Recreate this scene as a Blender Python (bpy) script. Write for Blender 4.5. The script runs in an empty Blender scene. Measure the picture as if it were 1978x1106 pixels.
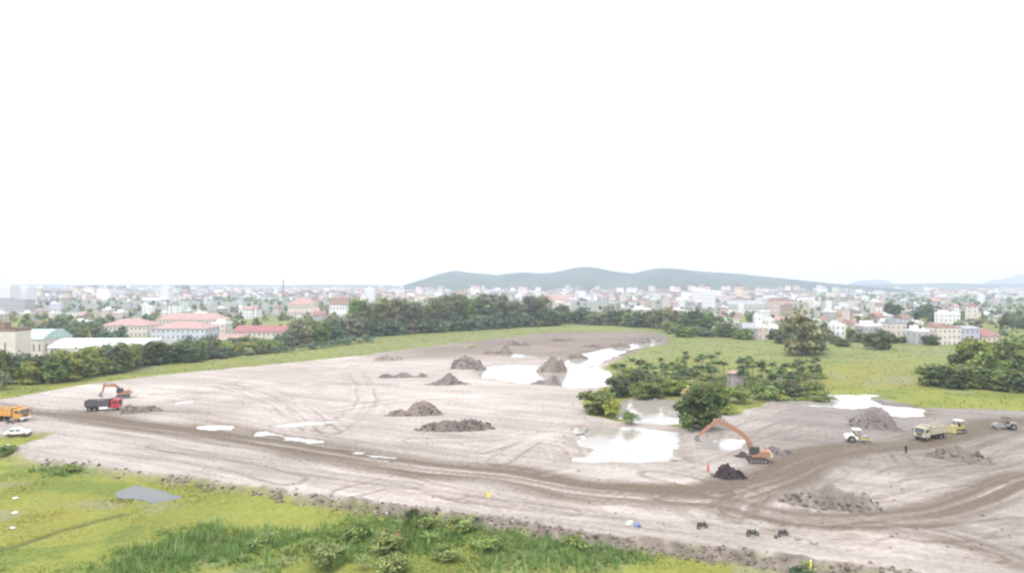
import bpy, bmesh, math, random
import numpy as np
from mathutils import Vector, Matrix

S = bpy.context.scene
C = S.collection
RAD = math.radians

# ------------------------------------------------------------------ camera, sky, sun, exposure
CAM_H, FPX, CX, HY = 34.0, 1336.0, 989.0, 548.0        # eye height (m), focal length and horizon of the 1978 px wide photo
cam = bpy.data.cameras.new('camera')
cam_ob = bpy.data.objects.new('camera', cam); C.objects.link(cam_ob)
cam_ob.location = (0, 0, CAM_H); cam_ob.rotation_euler = (RAD(90), 0, 0)
cam.sensor_width = 36.0; cam.lens = 36.0 * FPX / 1978.0
cam.shift_y = -(553.0 - HY) / 1978.0
cam.clip_start = 0.5; cam.clip_end = 40000
S.camera = cam_ob

SUN_EL, SUN_AZ = 58.0, 215.0                            # azimuth clockwise from +Y: behind the camera, to the left
world = bpy.data.worlds.new('World'); S.world = world
world.use_nodes = True
wn, wl = world.node_tree.nodes, world.node_tree.links
wn.clear()
sky = wn.new('ShaderNodeTexSky'); sky.sky_type = 'NISHITA'; sky.sun_disc = False
sky.sun_elevation = RAD(SUN_EL); sky.sun_rotation = RAD(SUN_AZ)
sky.air_density = 1.0; sky.dust_density = 4.0; sky.ozone_density = 1.0; sky.altitude = 10
veil = wn.new('ShaderNodeMixRGB'); veil.blend_type = 'MIX'    # an overcast: the clear sky behind an even white cloud layer
veil.inputs[0].default_value = 0.8; veil.inputs[2].default_value = (9.4, 9.6, 10.0, 1)
bg = wn.new('ShaderNodeBackground'); bg.inputs['Strength'].default_value = 0.15
wo = wn.new('ShaderNodeOutputWorld')
wl.new(sky.outputs[0], veil.inputs[1]); wl.new(veil.outputs[0], bg.inputs['Color']); wl.new(bg.outputs[0], wo.inputs['Surface'])

sun = bpy.data.lights.new('sun', 'SUN'); sun.energy = 1.5; sun.angle = RAD(16); sun.color = (1.0, 0.97, 0.92)
sun_ob = bpy.data.objects.new('sun', sun); C.objects.link(sun_ob)
_d = Vector((math.sin(RAD(SUN_AZ)) * math.cos(RAD(SUN_EL)), math.cos(RAD(SUN_AZ)) * math.cos(RAD(SUN_EL)), math.sin(RAD(SUN_EL))))
sun_ob.rotation_euler = _d.to_track_quat('Z', 'Y').to_euler()

S.view_settings.view_transform = 'Standard'; S.view_settings.look = 'None'
S.view_settings.gamma = 1.0; S.view_settings.exposure = 0.6
S.view_settings.use_curve_mapping = False
S.render.engine = 'CYCLES'
S.cycles.use_denoising = True
S.cycles.max_bounces = 6; S.cycles.transparent_max_bounces = 8
S.cycles.volume_bounces = 1
S.cycles.filter_width = 2.3
HAZE_DENSITY = 2.1e-4

# ------------------------------------------------------------------ helpers
rng = np.random.default_rng(7)
R = random.Random(11)


def g(px, py, z=0.0):
    """ground point (x, y, z) seen at photo pixel px, py"""
    d = (CAM_H - z) * FPX / (py - HY)
    return ((px - CX) / FPX * d, d, z)


def _hash(ix, iy, seed):
    n = (ix.astype(np.int64) * 374761393 + iy.astype(np.int64) * 668265263 + seed * 974634221) & 0xffffffff
    n = ((n ^ (n >> 13)) * 1274126177) & 0xffffffff
    n = n ^ (n >> 16)
    return (n & 0xffff) / 65535.0


def vnoise(x, y, seed=0):
    x = np.asarray(x, float); y = np.asarray(y, float)
    ix = np.floor(x); iy = np.floor(y); fx = x - ix; fy = y - iy
    fx = fx * fx * (3 - 2 * fx); fy = fy * fy * (3 - 2 * fy)
    a = _hash(ix, iy, seed); b = _hash(ix + 1, iy, seed); c = _hash(ix, iy + 1, seed); d = _hash(ix + 1, iy + 1, seed)
    return (a + (b - a) * fx) * (1 - fy) + (c + (d - c) * fx) * fy


def fbm(x, y, oct=4, seed=0):
    s = 0; a = 0.5; t = 0
    for o in range(oct):
        s = s + a * vnoise(np.asarray(x) * 2 ** o, np.asarray(y) * 2 ** o, seed + o * 17); t += a; a *= 0.5
    return s / t


def sstep(a, b, x):
    t = np.clip((np.asarray(x, float) - a) / (b - a), 0, 1)
    return t * t * (3 - 2 * t)


def tag(o, label=None, cat=None, group=None, kind=None):
    if label: o['label'] = label
    if cat: o['category'] = cat
    if group: o['group'] = group
    if kind: o['kind'] = kind
    return o


def link(name, me, parent=None, loc=None):
    o = bpy.data.objects.new(name, me); C.objects.link(o)
    if parent is not None: o.parent = parent
    if loc is not None: o.location = loc
    return o


def thing(name, label, cat, loc=(0, 0, 0), rz=0.0, group=None):
    o = bpy.data.objects.new(name, None); C.objects.link(o)
    o.empty_display_size = 0.5
    o.location = loc; o.rotation_euler = (0, 0, rz)
    return tag(o, label, cat, group)


def copy_tree(o, parent=None):
    c = o.copy(); C.objects.link(c)
    if parent is not None: c.parent = parent
    for ch in list(o.children): copy_tree(ch, c)
    return c


class MB:
    """collects boxes, tubes and prisms and links them as one mesh object"""
    def __init__(self): self.v = []; self.f = []; self.m = []
    def add(self, vs, fs, mi=0):
        n = len(self.v); self.v += [tuple(p) for p in vs]; self.f += [tuple(i + n for i in q) for q in fs]; self.m += [mi] * len(fs); return self
    def box(self, c, s, rot=None, mi=0, taper=1.0):
        x, y, z = s[0] / 2, s[1] / 2, s[2] / 2
        vs = [Vector((sx * x * (taper if sz > 0 else 1), sy * y * (taper if sz > 0 else 1), sz * z)) for sz in (-1, 1) for sy in (-1, 1) for sx in (-1, 1)]
        if rot is not None: vs = [rot @ v for v in vs]
        vs = [v + Vector(c) for v in vs]
        return self.add(vs, [(0, 2, 3, 1), (4, 5, 7, 6), (0, 1, 5, 4), (2, 6, 7, 3), (0, 4, 6, 2), (1, 3, 7, 5)], mi)
    def tube(self, p0, p1, r0, r1=None, n=10, mi=0, caps=True):
        r1 = r0 if r1 is None else r1
        p0 = Vector(p0); p1 = Vector(p1); q = (p1 - p0).to_track_quat('Z', 'Y')
        vs = []
        for p, r in ((p0, r0), (p1, r1)):
            for k in range(n):
                a = 2 * math.pi * k / n
                vs.append(p + q @ Vector((r * math.cos(a), r * math.sin(a), 0)))
        fs = [(k, (k + 1) % n, n + (k + 1) % n, n + k) for k in range(n)]
        if caps: fs += [tuple(range(n - 1, -1, -1)), tuple(range(n, 2 * n))]
        return self.add(vs, fs, mi)
    def prism(self, prof, y0, y1, mi=0):
        """prof: (x, z) outline, extruded from y0 to y1"""
        n = len(prof)
        vs = [(x, y0, z) for x, z in prof] + [(x, y1, z) for x, z in prof]
        fs = [tuple(range(n)), tuple(range(2 * n - 1, n - 1, -1))] + [(k, n + k, n + (k + 1) % n, (k + 1) % n) for k in range(n)]
        return self.add(vs, fs, mi)
    def mesh(self, name, mats):
        me = bpy.data.meshes.new(name); me.from_pydata(self.v, [], self.f)
        for m in (mats if isinstance(mats, (list, tuple)) else [mats]): me.materials.append(m)
        if any(self.m): me.polygons.foreach_set('material_index', self.m)
        bm = bmesh.new(); bm.from_mesh(me); bmesh.ops.recalc_face_normals(bm, faces=bm.faces[:]); bm.to_mesh(me); bm.free()
        me.update(); return me
    def build(self, name, mats, parent=None, loc=None, rot=None):
        o = link(name, self.mesh(name, mats), parent, loc)
        if rot is not None: o.rotation_euler = rot
        return o


def np_mesh(name, verts, faces, mat, cols=None, smooth=False):
    """faces: (N, k) array of equal sized faces; cols: per-vertex linear colours"""
    me = bpy.data.meshes.new(name)
    verts = np.ascontiguousarray(verts, dtype=np.float32); faces = np.ascontiguousarray(faces, dtype=np.int32)
    n, k = faces.shape
    me.vertices.add(len(verts)); me.vertices.foreach_set('co', verts.ravel())
    me.loops.add(n * k); me.loops.foreach_set('vertex_index', faces.ravel())
    me.polygons.add(n); me.polygons.foreach_set('loop_start', np.arange(0, n * k, k, dtype=np.int32))
    if smooth: me.polygons.foreach_set('use_smooth', np.ones(n, dtype=bool))
    if cols is not None:
        a = me.color_attributes.new('Col', 'FLOAT_COLOR', 'POINT')
        c = np.ones((len(verts), 4), np.float32); c[:, :3] = cols; a.data.foreach_set('color', c.ravel())
    me.materials.append(mat); me.update(calc_edges=True); me.validate()
    return me


# ------------------------------------------------------------------ materials
def new_mat(name):
    m = bpy.data.materials.new(name); m.use_nodes = True
    nt = m.node_tree
    return m, nt.nodes, nt.links, nt.nodes['Principled BSDF']


def paint(name, col, rough=0.5, metal=0.0, wear=0.25, scale=1.5, spec=0.3):
    m, n, l, b = new_mat(name)
    tc = n.new('ShaderNodeTexCoord'); no = n.new('ShaderNodeTexNoise'); no.inputs['Scale'].default_value = scale; no.inputs['Detail'].default_value = 5
    ramp = n.new('ShaderNodeValToRGB'); ramp.color_ramp.elements[0].position = 0.35; ramp.color_ramp.elements[1].position = 0.75
    mix = n.new('ShaderNodeMixRGB'); mix.inputs[1].default_value = (*col, 1)
    mix.inputs[2].default_value = (*[c * 0.55 + d * 0.45 for c, d in zip(col, (0.25, 0.21, 0.17))], 1)
    mul = n.new('ShaderNodeMath'); mul.operation = 'MULTIPLY'; mul.inputs[1].default_value = wear * 2
    l.new(tc.outputs['Object'], no.inputs['Vector']); l.new(no.outputs['Fac'], ramp.inputs[0]); l.new(ramp.outputs[0], mul.inputs[0])
    l.new(mul.outputs[0], mix.inputs[0]); l.new(mix.outputs[0], b.inputs['Base Color'])
    b.inputs['Roughness'].default_value = rough; b.inputs['Metallic'].default_value = metal; b.inputs['Specular IOR Level'].default_value = spec
    return m


def attr_mat(name, rough=0.95, spec=0.1, noise=0.25, scale=0.9, bump=0.0, use_obj=False, trans=0.0):
    """base colour from the vertex attribute Col (or the object colour), broken up by fine noise"""
    m, n, l, b = new_mat(name)
    if use_obj:
        at = n.new('ShaderNodeObjectInfo'); col = at.outputs['Color']
    else:
        at = n.new('ShaderNodeAttribute'); at.attribute_name = 'Col'; col = at.outputs['Color']
    geo = n.new('ShaderNodeNewGeometry')
    no = n.new('ShaderNodeTexNoise'); no.inputs['Scale'].default_value = scale; no.inputs['Detail'].default_value = 6; no.inputs['Roughness'].default_value = 0.65
    l.new(geo.outputs['Position'], no.inputs['Vector'])
    mr = n.new('ShaderNodeMapRange'); mr.inputs['From Min'].default_value = 0.3; mr.inputs['From Max'].default_value = 0.7
    mr.inputs['To Min'].default_value = 1 - noise; mr.inputs['To Max'].default_value = 1 + noise
    l.new(no.outputs['Fac'], mr.inputs['Value'])
    mul = n.new('ShaderNodeVectorMath'); mul.operation = 'MULTIPLY'
    l.new(col, mul.inputs[0]); l.new(mr.outputs[0], mul.inputs[1]); l.new(mul.outputs[0], b.inputs['Base Color'])
    b.inputs['Roughness'].default_value = rough; b.inputs['Specular IOR Level'].default_value = spec
    if bump:
        bp = n.new('ShaderNodeBump'); bp.inputs['Strength'].default_value = bump; bp.inputs['Distance'].default_value = 0.3
        l.new(no.outputs['Fac'], bp.inputs['Height']); l.new(bp.outputs[0], b.inputs['Normal'])
    if trans:
        tr = n.new('ShaderNodeBsdfTranslucent'); l.new(mul.outputs[0], tr.inputs['Color'])
        mx = n.new('ShaderNodeMixShader'); mx.inputs[0].default_value = trans
        l.new(b.outputs[0], mx.inputs[1]); l.new(tr.outputs[0], mx.inputs[2]); l.new(mx.outputs[0], n['Material Output'].inputs['Surface'])
    return m


def leaf_mat(name):
    """foliage: the object colour, varied leaf clump by leaf clump"""
    m, n, l, b = new_mat(name)
    oi = n.new('ShaderNodeObjectInfo'); at = n.new('ShaderNodeAttribute'); at.attribute_name = 'Col'
    mul = n.new('ShaderNodeVectorMath'); mul.operation = 'MULTIPLY'
    l.new(oi.outputs['Color'], mul.inputs[0]); l.new(at.outputs['Color'], mul.inputs[1])
    l.new(mul.outputs[0], b.inputs['Base Color'])
    b.inputs['Roughness'].default_value = 0.7; b.inputs['Specular IOR Level'].default_value = 0.2
    tr = n.new('ShaderNodeBsdfTranslucent'); l.new(mul.outputs[0], tr.inputs['Color'])
    mx = n.new('ShaderNodeMixShader'); mx.inputs[0].default_value = 0.35
    l.new(b.outputs[0], mx.inputs[1]); l.new(tr.outputs[0], mx.inputs[2]); l.new(mx.outputs[0], n['Material Output'].inputs['Surface'])
    return m


M = {}
M['earth'] = attr_mat('earth', noise=0.2, scale=1.1, bump=0.45)
M['grass'] = attr_mat('grass_blades', noise=0.2, scale=0.25, trans=0.3)
M['rubble'] = attr_mat('rubble', noise=0.3, scale=1.5, bump=0.4)
M['leaf'] = leaf_mat('leaves')
M['bark'] = paint('bark', (0.14, 0.11, 0.085), 0.9, wear=0.4)
M['palebark'] = paint('pale_bark', (0.26, 0.24, 0.2), 0.9, wear=0.4)
M['wall'] = attr_mat('painted_wall', rough=0.9, noise=0.1, scale=0.35, use_obj=True)
M['roof'] = attr_mat('roofing', rough=0.8, noise=0.18, scale=0.6, use_obj=True)
M['window'] = paint('window_dark', (0.22, 0.23, 0.24), 0.3, wear=0.2)
M['town'] = attr_mat('far_town', rough=0.9, noise=0.12, scale=0.12)
M['farleaf'] = attr_mat('far_foliage', rough=0.9, noise=0.35, scale=0.15)
M['orange'] = paint('orange_paint', (0.6, 0.31, 0.07), 0.5)
M['excav'] = paint('excavator_orange', (0.38, 0.18, 0.105), 0.6, wear=0.6)
M['yellow'] = paint('dusty_yellow', (0.47, 0.41, 0.16), 0.6, wear=0.6)
M['cream'] = paint('cream_paint', (0.5, 0.46, 0.33), 0.6, wear=0.45)
M['white'] = paint('white_paint', (0.78, 0.78, 0.77), 0.45, wear=0.12)
M['red'] = paint('red_paint', (0.5, 0.035, 0.05), 0.4, wear=0.2)
M['grey'] = paint('grey_paint', (0.3, 0.29, 0.28), 0.6)
M['steel'] = paint('worn_steel', (0.32, 0.3, 0.29), 0.45, 0.6)
M['dark'] = paint('dark_steel', (0.05, 0.047, 0.05), 0.6)
M['purple'] = paint('dark_bed', (0.10, 0.085, 0.11), 0.6)
M['tyre'] = paint('tyre_rubber', (0.03, 0.029, 0.028), 0.9, wear=0.3)
M['glass'] = paint('cab_glass', (0.05, 0.06, 0.07), 0.1, wear=0.1, spec=0.6)
M['lamp'] = paint('lamp_glass', (0.8, 0.75, 0.6), 0.2, wear=0.05)
M['blue'] = paint('blue_tarp', (0.16, 0.2, 0.38), 0.6, wear=0.2)
M['flag'] = paint('yellow_flag', (0.75, 0.62, 0.12), 0.7, wear=0.1)
M['rust'] = paint('rust_cloth', (0.45, 0.22, 0.1), 0.8)
M['skin'] = paint('skin', (0.4, 0.25, 0.18), 0.6, wear=0.05)
M['hair'] = paint('hair', (0.02, 0.018, 0.016), 0.6, wear=0.05)
M['cloth_dark'] = paint('dark_clothes', (0.03, 0.03, 0.04), 0.9)
M['cloth_red'] = paint('red_clothes', (0.55, 0.03, 0.06), 0.9)


def water_mat(name, col):
    m, n, l, b = new_mat(name)
    geo = n.new('ShaderNodeNewGeometry'); mp = n.new('ShaderNodeMapping'); mp.inputs['Scale'].default_value = (0.5, 0.5, 0.5)
    no = n.new('ShaderNodeTexNoise'); no.inputs['Scale'].default_value = 1.2; no.inputs['Detail'].default_value = 3
    l.new(geo.outputs['Position'], mp.inputs['Vector']); l.new(mp.outputs[0], no.inputs['Vector'])
    bp = n.new('ShaderNodeBump'); bp.inputs['Strength'].default_value = 0.025; bp.inputs['Distance'].default_value = 0.2
    l.new(no.outputs['Fac'], bp.inputs['Height']); l.new(bp.outputs[0], b.inputs['Normal'])
    n3 = n.new('ShaderNodeTexNoise'); n3.inputs['Scale'].default_value = 0.13; n3.inputs['Detail'].default_value = 5; n3.inputs['Roughness'].default_value = 0.6
    r3 = n.new('ShaderNodeMapRange'); r3.inputs['From Min'].default_value = 0.4; r3.inputs['From Max'].default_value = 0.7; r3.inputs['To Min'].default_value = 0.02; r3.inputs['To Max'].default_value = 0.22
    l.new(geo.outputs['Position'], n3.inputs['Vector']); l.new(n3.outputs['Fac'], r3.inputs['Value']); l.new(r3.outputs[0], b.inputs['Roughness'])
    mc = n.new('ShaderNodeMixRGB'); mc.inputs[1].default_value = (*[c * 1.1 for c in col], 1); mc.inputs[2].default_value = (*[c * .6 for c in col], 1)
    l.new(n3.outputs['Fac'], mc.inputs[0]); l.new(mc.outputs[0], b.inputs['Base Color'])
    b.inputs['IOR'].default_value = 1.33; b.inputs['Specular IOR Level'].default_value = 0.75
    return m


M['water'] = water_mat('silty_water', (0.4, 0.37, 0.33))
M['marshwater'] = water_mat('marsh_water', (0.1, 0.1, 0.09)); M['marshwater'].node_tree.nodes['Principled BSDF'].inputs['Specular IOR Level'].default_value = 0.35

# ------------------------------------------------------------------ the ground: layout, laid out from the photograph on the plane of the site
FIELD_Z = -1.0
near_px = [(-900, 900), (-300, 850), (-60, 838), (0, 836), (60, 831), (108, 832), (78, 846), (30, 861), (22, 872), (70, 884), (180, 895), (250, 905), (330, 915), (420, 928), (520, 941),
           (600, 953), (700, 968), (790, 981), (900, 993), (1000, 1004), (1080, 1018), (1180, 1036), (1280, 1048), (1360, 1055), (1460, 1066), (1560, 1080), (1650, 1092), (1750, 1106), (1900, 1130), (2400, 1190)]
rest_px = [(2700, 900), (2500, 800), (1978, 793), (1900, 790), (1790, 786), (1690, 768), (1600, 762), (1500, 770), (1440, 796), (1385, 806), (1330, 826), (1240, 818), (1185, 812), (1130, 798), (1118, 775), (1165, 745), (1172, 720),
           (1160, 709), (1200, 690), (1250, 668), (1292, 662), (1292, 650), (1250, 640), (1060, 642), (950, 654), (850, 666), (760, 678), (680, 688), (560, 700), (400, 715), (260, 730), (150, 745), (60, 760), (0, 771), (-300, 805), (-900, 860)]
G2 = lambda pts, z=0.0: np.array([g(x, y, z)[:2] for x, y in pts])
NEAR, REST = G2(near_px), G2(rest_px)
SAND = np.vstack([NEAR, REST])


def seg_dist(P, A, closed):
    n = len(A); best = np.full(len(P), 1e9)
    for i in range(n if closed else n - 1):
        a = A[i]; b = A[(i + 1) % n]; ab = b - a
        t = np.clip(((P - a) @ ab) / (ab @ ab + 1e-12), 0, 1)
        d = P - a - t[:, None] * ab
        best = np.minimum(best, d[:, 0] ** 2 + d[:, 1] ** 2)
    return np.sqrt(best)


def inside(P, A):
    r = np.zeros(len(P), bool); n = len(A); x, y = P[:, 0], P[:, 1]
    for i in range(n):
        x0, y0 = A[i]; x1, y1 = A[(i + 1) % n]
        if y0 == y1: continue
        c = ((y0 > y) != (y1 > y)) & (x < (x1 - x0) * (y - y0) / (y1 - y0) + x0)
        r ^= c
    return r


def sdist(P, A):
    d = seg_dist(P, A, True)
    return np.where(inside(P, A), d, -d)


def crom(pts, k=8):
    p = np.array(pts, float); p = np.vstack([2 * p[0] - p[1], p, 2 * p[-1] - p[-2]]); out = []
    for i in range(1, len(p) - 2):
        for t in np.linspace(0, 1, k, endpoint=False):
            a, b, c, d = p[i - 1], p[i], p[i + 1], p[i + 2]
            out.append(0.5 * (2 * b + (c - a) * t + (2 * a - 5 * b + 4 * c - d) * t * t + (3 * b - a - 3 * c + d) * t ** 3))
    out.append(p[-2]); return np.array(out)


def path_st(P, A):
    """distance along and signed distance across the polyline A"""
    best = np.full(len(P), 1e18); s = np.zeros(len(P)); tt = np.zeros(len(P)); acc = 0.0
    for i in range(len(A) - 1):
        a = A[i]; ab = A[i + 1] - a; L = math.hypot(*ab)
        t = np.clip(((P - a) @ ab) / (L * L + 1e-12), 0, 1)
        d = P - a - t[:, None] * ab; q = d[:, 0] ** 2 + d[:, 1] ** 2
        k = q < best
        best[k] = q[k]; s[k] = acc + t[k] * L; tt[k] = np.sign(ab[0] * d[k, 1] - ab[1] * d[k, 0]) * np.sqrt(q[k])
        acc += L
    return s, tt


ROADS = [  # haul roads: photo points, half width in metres, darkness
    ([(-120, 775), (0, 790), (120, 800), (220, 815), (400, 838), (600, 870), (800, 897), (1000, 922), (1150, 945), (1300, 959), (1400, 955), (1490, 928), (1600, 885), (1700, 866), (1790, 856), (1880, 838), (1990, 815), (2150, 800)], 7.0, 1.0),
    ([(1300, 962), (1400, 968), (1470, 985), (1560, 1002), (1680, 1003), (1800, 992), (1900, 965), (1990, 930), (2150, 890)], 5.0, 0.9),
    ([(1440, 985), (1445, 965), (1490, 935), (1560, 905)], 4.5, 0.8),
    ([(1600, 990), (1720, 1010), (1850, 1040), (1990, 1085), (2200, 1130)], 5.0, 0.6),
    ([(220, 800), (330, 800), (450, 815), (560, 840), (700, 875)], 4.5, 0.6),
]
ROADS = [(crom(G2(p)), w, k) for p, w, k in ROADS]
R.seed(5)
TRACKS = []
for pts in ([(430, 745), (520, 775), (560, 800), (600, 830)], [(470, 740), (540, 765), (590, 795), (640, 835)], [(640, 830), (700, 790), (705, 750), (690, 720)], [(380, 760), (560, 745), (760, 742), (900, 755)],
            [(640, 725), (800, 728), (930, 705), (1060, 690)], [(600, 800), (800, 770), (1000, 765), (1110, 770)], [(930, 870), (1010, 850), (1090, 860), (1110, 900), (1050, 915)], [(960, 890), (1000, 865), (1060, 840), (1130, 830)],
            [(1440, 830), (1520, 800), (1600, 790), (1680, 800)], [(1450, 845), (1530, 815), (1610, 805), (1720, 815)], [(1460, 858), (1560, 830), (1650, 822), (1760, 840)], [(1420, 815), (1500, 788), (1560, 782), (1640, 800)],
            [(1560, 870), (1640, 862), (1740, 838), (1900, 826)], [(1700, 930), (1760, 905), (1860, 905), (1978, 880)], [(1690, 960), (1800, 930), (1900, 925), (1990, 905)], [(300, 860), (480, 890), (640, 915), (800, 935)],
            [(660, 930), (720, 915), (800, 930), (880, 955)], [(680, 950), (760, 930), (840, 945), (960, 975)], [(700, 965), (790, 950), (900, 965), (1100, 985)], [(1280, 900), (1350, 915), (1400, 935)], [(1270, 915), (1330, 930), (1380, 950)],
            [(1000, 985), (1150, 1000), (1300, 1020), (1440, 1010)], [(1700, 1030), (1780, 1050), (1900, 1070)], [(1600, 1040), (1700, 1020), (1800, 1030), (1990, 1010)], [(300, 760), (420, 755), (600, 735), (700, 700)], [(800, 850), (960, 845), (1080, 830)],
            [(1000, 660), (1120, 668), (1200, 655)], [(760, 690), (900, 680), (1050, 672)], [(880, 660), (1000, 668), (1100, 655)], [(100, 860), (220, 868), (400, 890), (560, 925)], [(1740, 880), (1800, 915), (1950, 850)], [(1480, 1010), (1400, 1000), (1440, 950)]):
    TRACKS.append(crom(G2(pts), 6))
WATERS = {
    'digging_pond': [(1130, 828), (1160, 822), (1240, 826), (1320, 832), (1330, 848), (1320, 875), (1322, 888), (1240, 896), (1180, 893), (1105, 892), (1140, 868), (1112, 850)],
    'grove_pond': [(1195, 785), (1225, 772), (1262, 770), (1300, 773), (1316, 795), (1318, 816), (1255, 818), (1200, 806)],
    'boom_pond': [(1346, 848), (1390, 846), (1440, 850), (1440, 868), (1390, 874), (1352, 870)],
    'upper_pond': [(918, 712), (955, 704), (1020, 703), (1062, 706), (1085, 712), (1160, 708), (1180, 725), (1168, 745), (1120, 752), (1070, 746), (1010, 742), (965, 734), (925, 728)],
    'long_channel': [(1078, 708), (1110, 688), (1160, 675), (1200, 668), (1225, 662), (1262, 653), (1291, 654), (1292, 662), (1250, 670), (1215, 676), (1185, 690), (1160, 702), (1115, 712)],
    'right_pond': [(1500, 778), (1520, 768), (1590, 770), (1605, 763), (1685, 764), (1692, 778), (1690, 786), (1640, 790), (1560, 784)],
    'right_pool': [(1700, 783), (1745, 784), (1788, 790), (1786, 803), (1745, 806), (1705, 800)],
}
PUDDLES = [[(380, 823), (415, 819), (455, 822), (450, 830), (390, 831)], [(486, 835), (512, 832), (532, 837), (505, 842)], [(525, 838), (580, 844), (640, 856), (610, 858), (550, 848)], [(515, 822), (570, 816), (650, 813), (640, 818), (560, 824)],
           [(640, 868), (700, 872), (760, 884), (700, 882)], [(330, 776), (385, 771), (380, 778), (340, 781)], [(1102, 824), (1125, 822), (1118, 833)], [(960, 682), (1010, 684), (1040, 690), (985, 690)], [(1000, 660), (1060, 662), (1020, 666)], [(1310, 887), (1340, 885), (1338, 893)]]
MARSH = [[(235, 948), (262, 937), (300, 946), (345, 957), (300, 966), (240, 957)]]
DITCH = [(-120, 1090), (-10, 1063), (40, 1050), (110, 1026), (165, 1010), (235, 993)]

# the grid of the site and its fields: rows and columns thin out with distance from the viewpoint
rows = np.exp(np.arange(math.log(58), math.log(760), 0.0055))
cols = np.arange(-1.02, 1.0201, 0.0026)
DD, TT = np.meshgrid(rows, cols, indexing='ij')
GX, GY = (DD * TT).ravel(), DD.ravel()
P = np.column_stack([GX, GY])
NR, NC = DD.shape


SDIR = G2([(200, 815), (1100, 938)]); SDIR = (SDIR[1] - SDIR[0]) / np.linalg.norm(SDIR[1] - SDIR[0])


def layout(P):
    """height, colour and class of the ground at world points P"""
    x, y = P[:, 0], P[:, 1]
    jit = (fbm(x / 6, y / 6, 4, 3) - 0.5) * 5 + (fbm(x / 1.3, y / 1.3, 2, 9) - 0.5) * 1.4
    s = sdist(P, SAND) + jit * 0.8
    dn = seg_dist(P, NEAR, False); dr = seg_dist(P, REST, False)
    near = (dn < dr)
    nearw = sstep(-0.25, 0.25, (dr - dn) / (dr + dn + 1e-6))
    # heights
    zout = FIELD_Z * nearw + -0.35 * (1 - nearw)
    z = zout + (0 - zout) * sstep(-2.4, 0.2, s)
    z += (fbm(x / 9, y / 9, 3, 21) - 0.5) * 0.35
    # colours
    n1 = fbm(x / 28, y / 28, 4, 31); n2 = fbm(x / 5, y / 5, 3, 41); n3 = fbm(x / 1.2, y / 1.2, 2, 43)
    sand = np.array([0.36, 0.316, 0.286])[None] * (0.80 + 0.34 * n1 + 0.16 * (n2 - .5))[:, None]
    sa = x * SDIR[0] + y * SDIR[1]; sb = -x * SDIR[1] + y * SDIR[0]
    sand *= (1 + 0.42 * (fbm(sa / 38, sb / 2.6, 4, 35) - 0.5) + 0.4 * (fbm(sa / 16 + 5, sb / 0.9, 3, 37) - 0.5))[:, None]
    # greyer, wetter ground to the right and beyond; browner at the far end
    u = CX + x / y * FPX; v = HY + (CAM_H) * FPX / y
    right = sstep(1380, 1560, u) * sstep(955, 900, v) + 0.5 * sstep(1650, 1850, u) * sstep(900, 1000, v)
    far = sstep(705, 680, v) * sstep(640, 860, u)
    sand *= (1 - 0.36 * np.clip(right, 0, 1) * (0.65 + 0.7 * n1))[:, None]
    sand = sand * (1 - far[:, None] * 0.42) * (1 - far[:, None] * np.array([0.0, 0.07, 0.12])[None])
    pale = sstep(0.45, 0.7, fbm(x / 16 + 9, y / 16, 3, 55))
    sand *= (1 + 0.12 * pale)[:, None]
    # tracks and roads
    road = np.zeros(len(P)); rut = np.zeros(len(P))
    for k, (A, w, dk) in enumerate(ROADS):
        q = seg_dist(P, A[::4], False) < w * 4 + 30
        if not q.any(): continue
        ss, tt = path_st(P[q], A)
        wob = (vnoise(ss / 14, tt * 0 + k, 71) - 0.5) * 4
        streak = fbm(tt / 1.1 + wob * 0.25, ss / 45 + k * 13, 3, 81)
        broad = fbm(tt / 3.2 + wob * 0.2, ss / 70 + k * 7, 2, 83)
        e = sstep(1.25, 0.55, (np.abs(tt + wob) + (streak - 0.5) * 5) / w)
        val = e * (0.36 + 1.05 * broad + 2.0 * (streak - 0.5)) * dk
        halo = sstep(4.0, 0.8, np.abs(tt + wob) / w) * (streak - 0.46) * 1.3 * dk
        road[q] = np.maximum(road[q], np.clip(val, 0, 1.15)); rut[q] += np.where(e > 0.05, (streak - 0.5) * 0.32 * e, 0)
        road[q] += np.where(road[q] < 0.5, halo, 0)
    for k, A in enumerate(TRACKS):
        q = seg_dist(P, A[::5], False) < 22
        if not q.any(): continue
        ss, tt = path_st(P[q], A)
        pw = 1.6 + 0.6 * (k % 3)
        a = np.abs(np.abs(tt + (vnoise(ss / 9, ss * 0 + k, 5) - .5)) - pw)
        e = sstep(0.7, 0.2, a) * sstep(0.2, 0.55, vnoise(ss / 12, ss * 0 + k * 3, 66))
        band = sstep(9, 2, np.abs(tt)) * (fbm(tt / 0.9, ss / 25 + k, 2, 91) - 0.5)
        road[q] += e * 0.38 + band * 0.5; rut[q] -= e * 0.07
    rcol = np.array([0.14, 0.112, 0.084])
    f = np.clip(road, -0.25, 1)[:, None]
    sand = sand * (1 - f) + rcol[None] * f
    z += np.where(s > 0, rut, 0) + (n3 - .5) * 0.07
    # fields: yellow green, darker green and dry brown patches
    p1 = fbm(x / 17, y / 17, 4, 101); p2 = fbm(x / 6 + 3, y / 6, 3, 103); p3 = fbm(x / 34, y / 26, 3, 107)
    grass = np.array([0.21, 0.226, 0.052])[None] * (0.76 + 0.42 * p1)[:, None]
    dg = np.array([0.10, 0.145, 0.035])
    k = (sstep(0.52, 0.68, p2) * 0.55)[:, None]; grass = grass * (1 - k) + dg * k
    k = (sstep(0.55, 0.72, p3) * 0.6)[:, None]; grass = grass * (1 - k) + np.array([0.225, 0.205, 0.05]) * k
    k = (sstep(0.60, 0.74, fbm(x / 11 + 40, y / 11, 3, 109)) * 0.5)[:, None]; grass = grass * (1 - k) + np.array([0.22, 0.23, 0.16]) * k
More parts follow.
